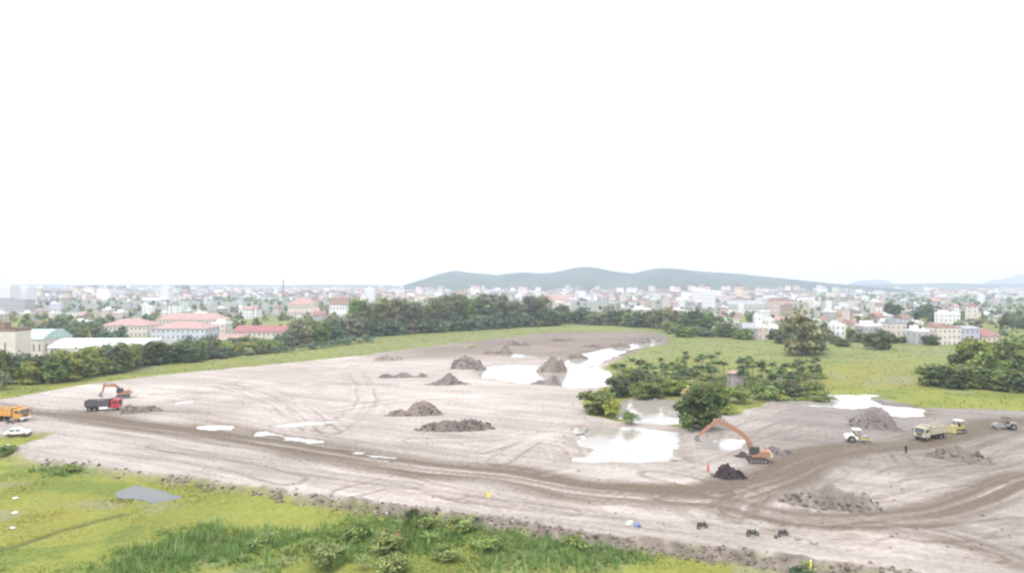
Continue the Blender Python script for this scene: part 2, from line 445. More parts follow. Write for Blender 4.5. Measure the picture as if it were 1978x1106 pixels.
    # the tongue of green in front: lush dark reed beds and a pale dry patch
    lush = np.zeros(len(P))
    for poly in LUSH: lush = np.maximum(lush, sstep(-4, 6, sdist(P, poly) + jit * 1.6) * (0.55 + 0.6 * p2))
    k = np.clip(lush, 0, 1)[:, None] * 0.8; grass = grass * (1 - k) + np.array([0.14, 0.215, 0.06]) * k
    k = (sstep(-4, 6, sdist(P, DRY) + jit * 1.5) * 0.4 * (0.3 + p2))[:, None]; grass = grass * (1 - k) + np.array([0.25, 0.26, 0.14]) * k
    # the far strip beside the tree belt is a duller green
    k = (sstep(200, 380, y) * (1 - nearw) * 0.5)[:, None]; grass = grass * (1 - k) + np.array([0.18, 0.2, 0.1]) * k
    # bank of clods and dark soil along the near edge
    bank = sstep(-3.2, -1.8, s) * sstep(1.0, -0.2, s) * (dn < 10) * (0.35 + 0.65 * sstep(300, 900, u)) * sstep(0.28, 0.55, fbm(x / 4, y / 4, 3, 120) + 0.08)
    soil = np.array([0.185, 0.155, 0.13])[None] * (0.55 + 0.9 * n3)[:, None]
    t = sstep(-1.6, 0.4, s)[:, None]
    col = grass * (1 - t) + sand * t
    b = np.clip(bank, 0, 1)[:, None]; col = col * (1 - b) + soil * b
    z += bank * (fbm(x / 1.6, y / 1.6, 3, 131) - 0.35) * 1.1
    # water: hollows
    cls = np.where(s > -0.6, 1, 0)
    wet = np.full(len(P), -99.0)
    for A in WPOLY:
        q = (np.abs(x - A[:, 0].mean()) < np.ptp(A[:, 0]) / 2 + 12) & (np.abs(y - A[:, 1].mean()) < np.ptp(A[:, 1]) / 2 + 14)
        if q.any(): wet[q] = np.maximum(wet[q], sdist(P[q], A))
    big = np.where(wet > -90, wet + (fbm(x / 5, y / 7, 4, 140) - .55) * 5.5, -99)
    z -= np.where(wet > -90, 0.95 * sstep(-2.6, 2.4, big), 0)
    k = (sstep(-6, 0, big) * 0.5 * (s > -2))[:, None]; col = col * (1 - k) + col * np.array([0.6, 0.57, 0.53]) * k
    wp = np.full(len(P), -99.0)
    for A in PPOLY:
        q = (np.abs(x - A[:, 0].mean()) < np.ptp(A[:, 0]) / 2 + 8) & (np.abs(y - A[:, 1].mean()) < np.ptp(A[:, 1]) / 2 + 8)
        if q.any(): wp[q] = np.maximum(wp[q], sdist(P[q], A))
    pp = np.where(wp > -90, wp + (fbm(x / 5, y / 2.2, 3, 150) - .68) * 3.6, -99)
    z -= np.where(wp > -90, 0.75 * sstep(-0.9, 0.5, pp), 0)
    k = (sstep(-2.5, 0, pp) * 0.4)[:, None]; col = col * (1 - k) + col * np.array([0.65, 0.6, 0.55]) * k
    wm = np.full(len(P), -99.0)
    for A in MPOLY: wm = np.maximum(wm, sdist(P, A))
    mm = wm + (fbm(x / 4, y / 4, 3, 160) - .5) * 2
    z -= 0.6 * sstep(-1.2, 0.8, mm)
    dd = seg_dist(P, DLINE, False) + (fbm(x / 4, y / 4, 2, 170) - .5) * 0.7
    z -= 0.6 * sstep(0.75, 0.15, dd)
    k = (sstep(1.3, 0.2, dd) * 0.7)[:, None]; col = col * (1 - k) + np.array([0.07, 0.08, 0.035]) * k
    z = z + (-1.25 - z) * sstep(600, 740, y)
    return z, np.clip(col, 0.01, 0.9), cls, s, road, big, pp, mm, dd, lush


LUSH = [G2(p, FIELD_Z) for p in ([(190, 1112), (230, 1072), (290, 1050), (310, 1030), (370, 1022), (420, 1008), (470, 1024), (520, 1020), (560, 1045), (620, 1060), (560, 1082), (520, 1112), (420, 1095), (330, 1120)], [(600, 1060), (650, 1010), (760, 985), (860, 1000), (930, 1020), (900, 1060), (760, 1085), (640, 1100)],
                                 [(900, 1025), (1000, 1020), (1160, 1042), (1290, 1060), (1240, 1090), (1120, 1110), (900, 1110)], [(90, 908), (140, 900), (180, 910), (130, 920)])]
DRY = G2([(930, 1050), (1000, 1025), (1120, 1030), (1180, 1060), (1150, 1120), (940, 1120)], FIELD_Z)
WPOLY = [G2(p, -0.45) for p in WATERS.values()]
PPOLY = [G2(p, -0.2) for p in PUDDLES]
MPOLY = [G2(p, FIELD_Z) for p in MARSH]
DLINE = G2(DITCH, FIELD_Z)

Z, COL, CLS, SD, ROADV, WBIG, WPUD, WMAR, DDI, LUSHV = layout(P)


def height_at(x, y):
    """ground height by bilinear look-up in the grid"""
    r = np.clip((np.log(np.maximum(y, 58.01)) - math.log(58)) / 0.0055, 0, NR - 1.001); c = np.clip((np.asarray(x) / y + 1.02) / 0.0026, 0, NC - 1.001)
    i = r.astype(int) if hasattr(r, 'astype') else int(r); j = c.astype(int) if hasattr(c, 'astype') else int(c)
    fr, fc = r - i, c - j; Zg = Z.reshape(NR, NC)
    return (Zg[i, j] * (1 - fc) + Zg[i, j + 1] * fc) * (1 - fr) + (Zg[i + 1, j] * (1 - fc) + Zg[i + 1, j + 1] * fc) * fr


def hz(x, y): return float(height_at(np.array([x]), np.array([y]))[0])


def at(px, py, guess=0.0):
    """point on the actual ground seen at photo pixel px, py"""
    z = guess
    for _ in range(3):
        p = g(px, py, z); z = hz(p[0], p[1])
    return (p[0], p[1], z)


II, JJ = np.meshgrid(np.arange(NR - 1), np.arange(NC - 1), indexing='ij')
q0 = (II * NC + JJ).ravel(); QUADS = np.column_stack([q0, q0 + 1, q0 + NC + 1, q0 + NC])
fc = lambda a: a[QUADS].mean(axis=1)
f_sand = fc(SD) > -0.6
f_road = f_sand & (fc(ROADV) > 0.42)
V3 = np.column_stack([P, Z])


def sheet(name, mask, mat=M['earth'], smooth=True, zlevel=None):
    q = QUADS[mask]; u, inv = np.unique(q, return_inverse=True)
    v = V3[u].copy()
    if zlevel is not None: v[:, 2] = zlevel
    o = link(name, np_mesh(name, v, inv.reshape(q.shape), mat, COL[u] if zlevel is None else None, smooth))
    o['kind'] = 'structure'
    return o


near_f = (P[:, 1][QUADS].mean(axis=1) < 175) & ~f_sand
sheet('sand_ground', f_sand & ~f_road)
sheet('dirt_track', f_road)
sheet('marsh_field', near_f)
sheet('meadow', ~f_sand & ~near_f)
sheet('pond_water', fc(WBIG) > -3.2, M['water'], zlevel=-0.45)
sheet('puddle_water', fc(WPUD) > -2.0, M['water'], zlevel=-0.22)
sheet('marsh_water', fc(WMAR) > -2.0, M['marshwater'], zlevel=FIELD_Z - 0.12)
sheet('ditch_water', (fc(DDI) < 1.0) , M['marshwater'], zlevel=FIELD_Z - 0.38)

# ground that carries the town and runs to the horizon, and the ground beneath the viewpoint
gm, gn, gl, gb = new_mat('plain_ground')
geo = gn.new('ShaderNodeNewGeometry'); no = gn.new('ShaderNodeTexNoise'); no.inputs['Scale'].default_value = 0.006; no.inputs['Detail'].default_value = 8
rp = gn.new('ShaderNodeValToRGB'); rp.color_ramp.elements[0].position = 0.38; rp.color_ramp.elements[0].color = (0.13, 0.145, 0.1, 1); rp.color_ramp.elements[1].position = 0.62; rp.color_ramp.elements[1].color = (0.21, 0.2, 0.18, 1)
gl.new(geo.outputs['Position'], no.inputs['Vector']); gl.new(no.outputs['Fac'], rp.inputs[0]); gl.new(rp.outputs[0], gb.inputs['Base Color']); gb.inputs['Roughness'].default_value = 0.95
gs = 26
gv = [(x, y, -1.9 if abs(x) < 1500 and -900 < y < 760 else -1.4) for y in np.linspace(-8800, 8800, gs * 2) for x in np.linspace(-8800, 8800, gs * 2)]
go = MB(); n2 = gs * 2
go.v = gv; go.f = [(j * n2 + i, j * n2 + i + 1, (j + 1) * n2 + i + 1, (j + 1) * n2 + i) for j in range(n2 - 1) for i in range(n2 - 1)]; go.m = [0] * len(go.f)
go.build('ground', gm)['kind'] = 'structure'

# ------------------------------------------------------------------ hills and the air
def hill(name, prof, dist, depth, col, foot=HY + 12, rough=1.0, seed=1):
    px = np.array([p[0] for p in prof], float); py = np.array([p[1] for p in prof], float)
    nx, ny = 180, 26
    U = np.linspace(px[0], px[-1], nx); crest = np.interp(U, px, py)
    v = []; c = []
    for j in range(ny):
        t = j / (ny - 1); yy = dist + (t - 0.5) * depth
        prof_f = math.sin(math.pi * t) ** 0.8 if 0 < t < 1 else 0
        for i in range(nx):
            x = (U[i] - CX) / FPX * dist
            top = (HY - crest[i]) / FPX * dist + CAM_H
            hh = max(top, 0.5)
            nz = float(fbm(np.array([x / 260.0]), np.array([yy / 260.0]), 5, seed)[0])
            zz = -3 + (hh + 3) * prof_f * (1 + rough * 0.5 * (nz - 0.5) * (1 - prof_f)) + (nz - .5) * 9 * rough * prof_f
            v.append((x, yy, zz))
            c.append(np.array(col) * (0.15 + 1.7 * float(fbm(np.array([x / 90.0]), np.array([yy / 90.0]), 4, seed + 5)[0])))
    q = [(j * nx + i, j * nx + i + 1, (j + 1) * nx + i + 1, (j + 1) * nx + i) for j in range(ny - 1) for i in range(nx - 1)]
    o = link(name, np_mesh(name, np.array(v), np.array(q), M['farleaf'], np.array(c), True)); o['kind'] = 'structure'


hill('hill', [(765, 556), (780, 553), (800, 546), (830, 536), (855, 527), (880, 522), (905, 526), (930, 528), (960, 531), (985, 528), (1010, 526), (1040, 527), (1065, 526), (1090, 521), (1110, 516), (1130, 514), (1150, 516), (1175, 522), (1200, 525), (1225, 527),
              (1250, 521), (1275, 517), (1300, 518), (1330, 522), (1370, 526), (1410, 528), (1450, 532), (1490, 536), (1530, 541), (1570, 545), (1605, 548), (1640, 552)], 3700, 1300, (0.05, 0.075, 0.045), seed=3)
hill('hill', [(1560, 552), (1650, 549), (1700, 548), (1760, 547), (1830, 546), (1880, 548), (1960, 549), (2050, 546), (2300, 551)], 5200, 900, (0.06, 0.08, 0.05), seed=13)
hill('hill', [(1640, 551), (1650, 545), (1665, 541), (1690, 540), (1708, 541), (1720, 549)], 7400, 500, (0.08, 0.09, 0.08), rough=0.3, seed=23)
hill('hill', [(1895, 551), (1910, 546), (1922, 540), (1935, 541), (1950, 536), (1970, 530), (2010, 531), (2060, 545), (2080, 551)], 7400, 500, (0.08, 0.09, 0.08), rough=0.3, seed=33)
hill('hill', [(-400, 552), (-200, 550), (-60, 551), (60, 549), (200, 550), (330, 550), (430, 549), (560, 550), (680, 549), (780, 551), (840, 553)], 6000, 900, (0.06, 0.075, 0.055), rough=0.5, seed=43)

hb = MB(); hb.box((0, 0, 104), (18000, 18000, 214)); hv = bpy.data.materials.new('haze'); hv.use_nodes = True
hn = hv.node_tree.nodes; hn.clear(); ho = hn.new('ShaderNodeOutputMaterial'); pv = hn.new('ShaderNodeVolumePrincipled')
pv.inputs['Density'].default_value = HAZE_DENSITY; pv.inputs['Color'].default_value = (0.72, 0.80, 0.93, 1); pv.inputs['Anisotropy'].default_value = 0.25
hv.node_tree.links.new(pv.outputs[0], ho.inputs['Volume'])
hz_o = hb.build('haze', hv); hz_o['kind'] = 'stuff'
hv.cycles.homogeneous_volume = True if hasattr(hv.cycles, 'homogeneous_volume') else None

# ------------------------------------------------------------------ foliage
def leaf_quads(c, nrm, size, r, aspect=0.65):
    n = len(c)
    nrm = nrm / (np.linalg.norm(nrm, axis=1, keepdims=True) + 1e-9)
    rv = r.normal(size=(n, 3)); u = np.cross(nrm, rv); u /= np.linalg.norm(u, axis=1, keepdims=True) + 1e-9; w = np.cross(nrm, u)
    a = size[:, None]
    v = np.stack([c - u * a, c - w * a * aspect, c + u * a, c + w * a * aspect], axis=1).reshape(-1, 3)
    return v, np.arange(n * 4).reshape(n, 4)


def crown_mesh(name, lobes, r, clumps=22, per=11, leaf=0.42, spread=0.2, low=-0.35):
    cs, ns, ss, cc = [], [], [], []
    for (c, rad) in lobes:
        c = np.array(c); rad = np.array(rad)
        for k in range(clumps):
            d = r.normal(size=3); d /= np.linalg.norm(d)
            if d[2] < low: d[2] = abs(d[2]) * 0.4
            cc0 = c + d * rad * r.uniform(0.62, 1.08)
            tone = r.uniform(0.55, 1.5); warm = r.uniform(-0.12, 0.2)
            m = r.integers(int(per * .6), int(per * 1.4) + 1)
            p = cc0 + r.normal(size=(m, 3)) * rad.mean() * spread * np.array([1, 1, 0.7])
            cs.append(p); ns.append(d + r.normal(size=(m, 3)) * 0.55 + np.array([0, 0, 0.35])); ss.append(r.uniform(0.6, 1.3, m) * leaf)
            cc.append(np.tile(np.array([tone * (1 + warm), tone, tone * (1 - warm * .5)]), (m, 1)))
    c = np.vstack(cs); v, f = leaf_quads(c, np.vstack(ns), np.concatenate(ss), r)
    return np_mesh(name, v, f, M['leaf'], np.repeat(np.vstack(cc), 4, axis=0))


def trunk_mesh(name, H, lobes, r0, mat):
    b = MB(); top = (0, 0, H)
    b.tube((0, 0, -1.0), (0.05, 0.03, H * 0.5), r0, r0 * 0.7, 7); b.tube((0.05, 0.03, H * 0.5), top, r0 * 0.7, r0 * 0.3, 6)
    for c, rad in lobes[:6]:
        b.tube((0.05, 0.03, H * 0.55), (c[0] * .85, c[1] * .85, c[2]), r0 * 0.4, r0 * 0.12, 5)
    return b.mesh(name, mat)


PROTO = {}
def protos(kind, n, make):
    PROTO[kind] = [make(np.random.default_rng(100 + hash_s(kind) + i)) for i in range(n)]


def hash_s(s): return sum(ord(c) * (i + 1) for i, c in enumerate(s)) % 997


def mk_broad(r):      # nominal 10 m tall, 8 m wide, bushy almost to the ground
    lobes = [((0, 0, 6.6), (2.6, 2.6, 2.7))]
    for k in range(6):
        a = 2 * math.pi * k / 6 + r.uniform(-.4, .4); d = r.uniform(1.7, 2.6)
        lobes.append(((math.cos(a) * d, math.sin(a) * d, r.uniform(3.6, 7.4)), tuple(r.uniform(1.3, 2.1, 3))))
    for k in range(4):
        a = 2 * math.pi * k / 4 + r.uniform(-.5, .5); d = r.uniform(1.3, 2.3)
        lobes.append(((math.cos(a) * d, math.sin(a) * d, r.uniform(1.4, 2.4)), (1.8, 1.8, 1.6)))
    return crown_mesh('crown', lobes, r, 22, 10, 0.44, low=-0.7), trunk_mesh('trunk', 6.0, lobes[1:7], 0.28, M['bark'])


def mk_euca(r):       # nominal 20 m tall, 9 m wide: tall, airy, several plumes
    lobes = []
    for k in range(13):
        h = 3.0 + 15 * (k + r.uniform(-.3, .3)) / 12; a = r.uniform(0, 6.28); d = r.uniform(0.6, 3.0) * (1.2 - h / 26)
        lobes.append(((math.cos(a) * d, math.sin(a) * d, h), (r.uniform(1.7, 2.7), r.uniform(1.7, 2.7), r.uniform(1.8, 2.8))))
    return crown_mesh('crown', lobes, r, 20, 9, 0.46, 0.25, low=-0.9), trunk_mesh('trunk', 18.0, lobes[5:], 0.32, M['palebark'])


def mk_shrub(r):      # nominal 3 m tall, 4 m wide
    lobes = [((r.uniform(-1, 1), r.uniform(-1, 1), r.uniform(0.7, 1.9)), tuple(r.uniform(0.7, 1.15, 3))) for k in range(6)]
    return crown_mesh('foliage', lobes, r, 16, 10, 0.2, 0.25), trunk_mesh('stem', 1.6, lobes, 0.06, M['bark'])


def mk_far(r):        # light version for trees among the houses, nominal 10 x 8 m
    lobes = [((r.uniform(-1.9, 1.9), r.uniform(-1.9, 1.9), 1.6 + 5.6 * k / 6), tuple(r.uniform(1.7, 2.7, 3))) for k in range(7)]
    return crown_mesh('crown', lobes, r, 12, 7, 0.75, 0.25, low=-0.8), trunk_mesh('trunk', 6.0, lobes, 0.3, M['bark'])


def frond(r, n, L, droop, wid, z0, v, f, c, up=0.9, tone=1.0):
    for k in range(n):
        a = 2 * math.pi * k / n + r.uniform(-.25, .25); dirv = np.array([math.cos(a), math.sin(a), 0]); side = np.array([-math.sin(a), math.cos(a), 0])
        el = r.uniform(0.35, 1.0) * up; pts = []
        for t in (0, .3, .65, 1.0):
            pts.append(dirv * L * t * math.cos(el * (1 - .4 * t)) + np.array([0, 0, z0 + L * (t * math.sin(el) - droop * t * t)]))
        base = len(v)
        for p, w in zip(pts, (0.2, 1, .85, .1)):
            v += [p + side * wid * w - np.array([0, 0, wid * w * .5]), p, p - side * wid * w - np.array([0, 0, wid * w * .5])]
        t = tone * r.uniform(.75, 1.25)
        c += [np.array([t, t, t])] * 12
        for s in range(3):
            for e in (0, 1):
                i = base + s * 3 + e; f.append((i, i + 1, i + 4, i + 3))


def mk_palm(r):       # slender areca palm, nominal 7 m tall
    v, f, c = [], [], []
    frond(r, 9, 1.7, 0.6, 0.34, 6.6, v, f, c, 1.2); frond(r, 7, 1.4, 0.9, 0.32, 6.5, v, f, c, 0.5, .8)
    b = MB(); b.tube((0, 0, -.5), (0.1, 0, 3.3), 0.09, 0.075, 6); b.tube((0.1, 0, 3.3), (0, 0, 6.6), 0.075, 0.085, 6)
    return np_mesh('crown', np.array(v), np.array(f), M['leaf'], np.array(c)), b.mesh('trunk', M['palebark'])


def mk_banana(r):     # banana-like plant with long arching leaves, nominal 2.6 m
    v, f, c = [], [], []
    frond(r, 9, 2.0, 0.5, 0.16, 0.9, v, f, c, 1.3); frond(r, 5, 1.3, 0.3, 0.13, 1.0, v, f, c, 1.5, 1.15)
    b = MB(); b.tube((0, 0, -.5), (0, 0, 1.1), 0.12, 0.08, 7)
    return np_mesh('leaves', np.array(v), np.array(f), M['leaf'], np.array(c)), b.mesh('stem', M['palebark'])


protos('broad', 6, mk_broad); protos('euca', 5, mk_euca); protos('shrub', 4, mk_shrub); protos('far', 5, mk_far); protos('palm', 4, mk_palm); protos('banana', 3, mk_banana)
NOM = {'broad': (8.0, 10.0), 'euca': (9.0, 20.5), 'shrub': (4.0, 3.0), 'far': (8.0, 9.5), 'palm': (3.0, 7.4), 'banana': (3.0, 2.6)}
GREEN = {'dark': (0.105, 0.15, 0.06), 'mid': (0.185, 0.245, 0.075), 'light': (0.28, 0.335, 0.08), 'grey': (0.23, 0.26, 0.15), 'blue': (0.135, 0.195, 0.12), 'brown': (0.27, 0.27, 0.15), 'pale': (0.22, 0.27, 0.10)}
TREES = []            # (object, label stem) for the label pass
PART_NAMES = {'shrub': ('foliage', 'stem'), 'banana': ('leaves', 'stem')}


def plant(kind, name, label, cat, loc, w, h, tone, group, rz=None):
    cm, tm = R.choice(PROTO[kind]); nw, nh = NOM[kind]
    t = thing(name, label, cat, loc, R.uniform(0, 6.28) if rz is None else rz, group)
    t.scale = (w / nw, w / nw, h / nh)
    pn = PART_NAMES.get(kind, ('crown', 'trunk'))
    c = link(pn[0], cm, t); k = link(pn[1], tm, t)
    col = GREEN[tone] if isinstance(tone, str) else tone; j = R.uniform(.85, 1.18)
    c.color = (col[0] * j * R.uniform(.92, 1.1), col[1] * j, col[2] * j * R.uniform(.85, 1.2), 1)
    TREES.append(t); return t


TONEW = {'dark': 'dark green', 'mid': 'green', 'light': 'bright green', 'grey': 'grey-green', 'blue': 'bluish green', 'brown': 'brownish', 'pale': 'pale green'}


def tree_row(line, n, h, w, tones, where, group, kind='broad', depth=(0, 14), name='tree'):
    """trees along a line of photo points (feet on the ground), some rows deep"""
    ln = [np.array(at(x, y)) for x, y in line]; cum = [0]
    for a, b in zip(ln, ln[1:]): cum.append(cum[-1] + np.linalg.norm((b - a)[:2]))
    for k in range(n):
        s = cum[-1] * (k + R.uniform(.1, .9)) / n
        i = max(j for j in range(len(ln) - 1) if cum[j] <= s); t = (s - cum[i]) / (cum[i + 1] - cum[i] + 1e-9)
        p = ln[i] + (ln[i + 1] - ln[i]) * t; away = np.array([p[0], p[1]]) / math.hypot(p[0], p[1])
        d = R.uniform(*depth); q = p[:2] + away * d
        hh = R.uniform(*h); ww = R.uniform(*w); tone = R.choice(tones)
        size = 'tall' if hh > h[0] + (h[1] - h[0]) * .66 else ('low' if hh < h[0] + (h[1] - h[0]) * .33 else 'middling')
        plant(kind, name, f'{size} {TONEW[tone]} {where}', name.split('_')[-1], (q[0], q[1], hz(q[0], q[1])), ww, hh, tone, group)


# belt behind the site's left edge
tree_row([(-60, 760), (60, 748), (110, 742), (180, 728), (245, 718)], 24, (8, 13.5), (8, 13), ['light', 'mid', 'mid', 'light', 'dark', 'blue'], 'tree near the cream block', 'trees along the left edge of the site', depth=(1, 20))
tree_row([(245, 716), (300, 708), (345, 704), (420, 694)], 22, (7, 11.5), (8, 12), ['blue', 'dark', 'mid', 'grey', 'dark'], 'tree before the white shed', 'trees along the left edge of the site', depth=(2, 26))
tree_row([(420, 694), (500, 683), (560, 676)], 22, (5, 9), (7, 11), ['mid', 'light', 'light', 'blue', 'mid', 'brown'], 'tree before the long maroon roof', 'trees along the left edge of the site', depth=(3, 40))
tree_row([(380, 697), (470, 687), (560, 679), (640, 669), (720, 658)], 20, (3, 5.0), (5, 9), ['blue', 'grey', 'blue'], 'shrub in the hedge at the foot of the trees', 'shrubs at the foot of the tree belt', kind='shrub', depth=(-2, 3), name='shrub')
tree_row([(560, 672), (640, 660), (720, 650)], 28, (9, 17), (9, 14), ['grey', 'blue', 'mid', 'brown', 'blue'], 'tree at the bend of the belt', 'trees in the middle belt', depth=(3, 60))
tree_row([(680, 655), (760, 647), (850, 642)], 17, (20, 27), (12, 17), ['grey', 'grey', 'brown', 'mid'], 'eucalyptus in the middle belt', 'tall trees in the middle belt', kind='euca', depth=(4, 40), name='eucalyptus_tree')
tree_row([(850, 642), (950, 634), (1060, 629)], 22, (20, 29), (13, 18), ['grey', 'mid', 'blue', 'grey'], 'eucalyptus at the far end of the site', 'tall trees in the middle belt', kind='euca', depth=(4, 40), name='eucalyptus_tree')
tree_row([(690, 652), (800, 645), (900, 639), (1000, 632), (1060, 630)], 28, (5, 13), (9, 15), ['blue', 'dark', 'blue', 'grey'], 'understorey tree below the eucalyptus belt', 'undergrowth trees of the middle belt', depth=(0, 10))
tree_row([(1060, 630), (1130, 629), (1210, 631), (1300, 640), (1400, 646)], 32, (9, 18), (11, 17), ['blue', 'dark', 'grey', 'mid'], 'tree beyond the head of the water channel', 'trees beyond the channel', depth=(2, 40))
tree_row([(1290, 652), (1380, 656), (1460, 660), (1540, 668), (1600, 672)], 26, (4, 9), (8, 13), ['blue', 'dark', 'mid', 'grey'], 'small tree at the back of the green meadow', 'trees at the back of the meadow', depth=(8, 60))
tree_row([(1560, 668), (1640, 672), (1760, 668), (1830, 668)], 20, (4, 9), (7, 11), ['dark', 'dark', 'mid', 'grey'], 'small tree before the houses behind the meadow', 'trees at the back of the meadow', depth=(8, 50))
# grove at the right edge
tree_row([(1795, 748), (1850, 753), (1900, 754), (1990, 758)], 14, (6, 9.5), (9, 12), ['mid', 'dark', 'mid', 'dark'], 'low tree at the front of the meadow grove', 'trees of the meadow grove', depth=(1, 12))
tree_row([(1858, 745), (1920, 742), (2010, 745), (2080, 745)], 13, (13, 18.5), (11, 16), ['light', 'mid', 'mid', 'dark', 'light'], 'tall tree at the back of the meadow grove', 'trees of the meadow grove', depth=(4, 24))


def tree_px(kind, name, label, cat, px, py, wpx, hpx, tone, group=None):
    p = at(px, py); k = p[1] / FPX
    return plant(kind, name, label, cat, p, wpx * k * 1.05, hpx * k, tone, group)


tree_px('broad', 'tree', 'big solitary feathery tree standing alone on the back of the green meadow', 'tree', 1550, 686, 76, 92, 'brown')
tree_px('broad', 'tree', 'smaller dull tree leaning against the big solitary meadow tree', 'tree', 1574, 682, 50, 56, 'grey')
tree_px('broad', 'tree', 'round dark green tree by the white flat-roofed house behind the meadow', 'tree', 1697, 674, 56, 42, 'dark')
tree_px('broad', 'tree', 'dark broad tree leaning over the pond beside the long orange excavator', 'tree', 1352, 828, 92, 92, 'dark')
tree_px('broad', 'tree', 'olive green tree behind the dark tree over the pond', 'tree', 1338, 806, 56, 66, 'brown')
tree_px('broad', 'tree', 'bushy green tree on the corner of the grove beside the pale sand', 'tree', 1158, 798, 72, 52, 'mid')
tree_px('shrub', 'shrub', 'light green shrub between the corner tree and the grove pond', 'shrub', 1186, 806, 44, 40, 'light')
tree_px('broad', 'tree', 'small dark tree where the grove meets the upper pond', 'tree', 1195, 766, 46, 46, 'dark')
tree_px('shrub', 'shrub', 'round shrub standing in the water of the grove pond', 'shrub', 1221, 818, 38, 28, 'mid')
tree_px('broad', 'tree', 'dark tree at the foot of the palms behind the grove pond', 'tree', 1252, 768, 60, 34, 'mid')
tree_px('broad', 'tree', 'leafy tree on the grove crest beside the little red-roofed hut', 'tree', 1300, 762, 60, 34, 'light')
tree_px('broad', 'tree', 'bluish tree at the edge of the palms above the upper pond', 'tree', 1225, 748, 52, 34, 'mid')
tree_px('broad', 'tree', 'broad tree between the hut and the dark pond tree', 'tree', 1380, 775, 50, 36, 'mid')
tree_px('shrub', 'shrub', 'green shrub just below the little red-roofed hut', 'shrub', 1425, 780, 60, 32, 'mid')
tree_px('shrub', 'shrub', 'wide shrub below the palms beside the sandy slope', 'shrub', 1470, 772, 70, 34, 'mid')
tree_px('shrub', 'shrub', 'dark shrub below the palms toward the meadow pond', 'shrub', 1530, 765, 72, 30, 'dark')
tree_px('shrub', 'shrub', 'bushy shrub at the meadow end of the palm grove', 'shrub', 1575, 760, 50, 26, 'mid')
tree_px('shrub', 'shrub', 'bright green shrub on the bank behind the excavator boom', 'shrub', 1405, 800, 60, 26, 'light')
for i in range(64):   # the grove's ground layer
    px = R.uniform(1185, 1590); py = R.uniform(722, 776) if px > 1320 else R.uniform(712, 766)
    tree_px('shrub', 'shrub', 'low leafy shrub under the palms ' + ('above the grove pond' if px < 1320 else ('near the hut' if px < 1450 else 'at the meadow end')), 'shrub', px, py, R.uniform(30, 56), R.uniform(7, 13), R.choice(['mid', 'light', 'light', 'pale', 'mid']), 'shrubs under the palms')
for i in range(135):
    a = R.random()
    if a < .3: px, py, wh = R.uniform(1195, 1320), R.uniform(728, 762), 'above the grove pond'
    elif a < .48: px, py, wh = R.uniform(1320, 1400), R.uniform(712, 764), 'beside the little hut'
    else: px, py, wh = R.uniform(1428, 1585), R.uniform(728, 764), 'at the meadow end of the grove'
    hh = R.uniform(5.4, 8.6)
    t = tree_px('palm', 'palm_tree', f'{"tall" if hh > 7 else "short"} slender palm {wh}', 'palm tree', px, py, 20 * R.uniform(.85, 1.2), 10, R.choice(['dark', 'dark', 'dark', 'mid']), 'slender palms of the grove')
    t.scale = (t.scale[0], t.scale[0], hh / 7.4)

# shrubs and banana-like plants in the field in front
for px, py, w, h, tone, lab in [(690, 1040, 76, 40, 'mid', 'round shrub with a dark heart in the front field beside the reed bed'), (800, 996, 36, 34, 'dark', 'dark bush sticking up against the sand at the rubble bank'), (820, 1018, 60, 34, 'mid', 'green shrub just below the dark bush at the bank'),
                                (882, 1026, 70, 34, 'mid', 'green shrub with pale shoots beside the rubble bank'), (745, 1060, 80, 36, 'mid', 'middling shrub in front of the round shrub'), (640, 1092, 80, 40, 'mid', 'leafy shrub low in the front field by the pale plants'),
                                (760, 1105, 90, 44, 'mid', 'leafy shrub at the very front of the field'), (860, 1078, 70, 30, 'mid', 'spreading bright shrub in the front field'), (1545, 1096, 54, 20, 'dark', 'small dark shrub by the yellow post'),
                                (940, 1060, 60, 30, 'mid', 'green shrub at the near edge of the dry pale patch'), (1105, 1062, 70, 30, 'mid', 'green shrub beyond the dry pale patch'), (128, 912, 44, 18, 'mid', 'low green shrub patch near the corner of the rubble bank'), (15, 872, 50, 22, 'mid', 'green shrub at the tip of the sand beside the parked car'),
                                (6, 752, 44, 44, 'grey', 'grey-green bush at the end of the tree belt')]:
    tree_px('shrub', 'shrub', lab, 'shrub', px, py, w, h, tone)
for i, (px, py) in enumerate([(492, 1062), (520, 1048), (556, 1070), (470, 1085), (600, 1060), (612, 1085), (730, 1075), (660, 1070), (890, 1020), (915, 1016), (700, 1100), (545, 1095), (1560, 1102), (830, 1050)]):
    p = at(px, py, -1); s = R.uniform(0.6, 0.95)
    plant('banana', 'banana_plant', 'pale star-shaped plant with arching leaves ' + ['by the reeds', 'amid front shrubs', 'near the bank'][0 if px < 640 else (1 if px < 800 else 2)], 'plant', p, 3 * s, 2.5 * s, 'pale', 'star-shaped plants of the front field')

# ------------------------------------------------------------------ grass
def blades(name, pts, cols, L, W, k, lean, r, label_kind='stuff'):
    n = len(pts); pts = np.repeat(pts, k, axis=0); cols = np.repeat(cols, k, axis=0); LL = np.repeat(L, k) * r.uniform(.6, 1.2, n * k)
    a = r.uniform(0, 2 * np.pi, n * k); ln = r.uniform(0.1, lean, n * k)
    d = np.column_stack([np.cos(a), np.sin(a)]); side = np.column_stack([-d[:, 1], d[:, 0], 0 * a])
    base = pts + np.column_stack([d * 0.12 * LL[:, None], 0 * a - 0.06]); w = (W * LL)[:, None]
    tip = base + np.column_stack([d * (LL * np.sin(ln))[:, None], LL * np.cos(ln)])
    v = np.stack([base - side * w, base + side * w, tip], axis=1).reshape(-1, 3)
    c = cols * r.uniform(.85, 1.18, n * k)[:, None]
    o = link(name, np_mesh(name, v, np.arange(len(v)).reshape(-1, 3), M['grass'], np.repeat(c, 3, axis=0))); o['kind'] = label_kind
    return o


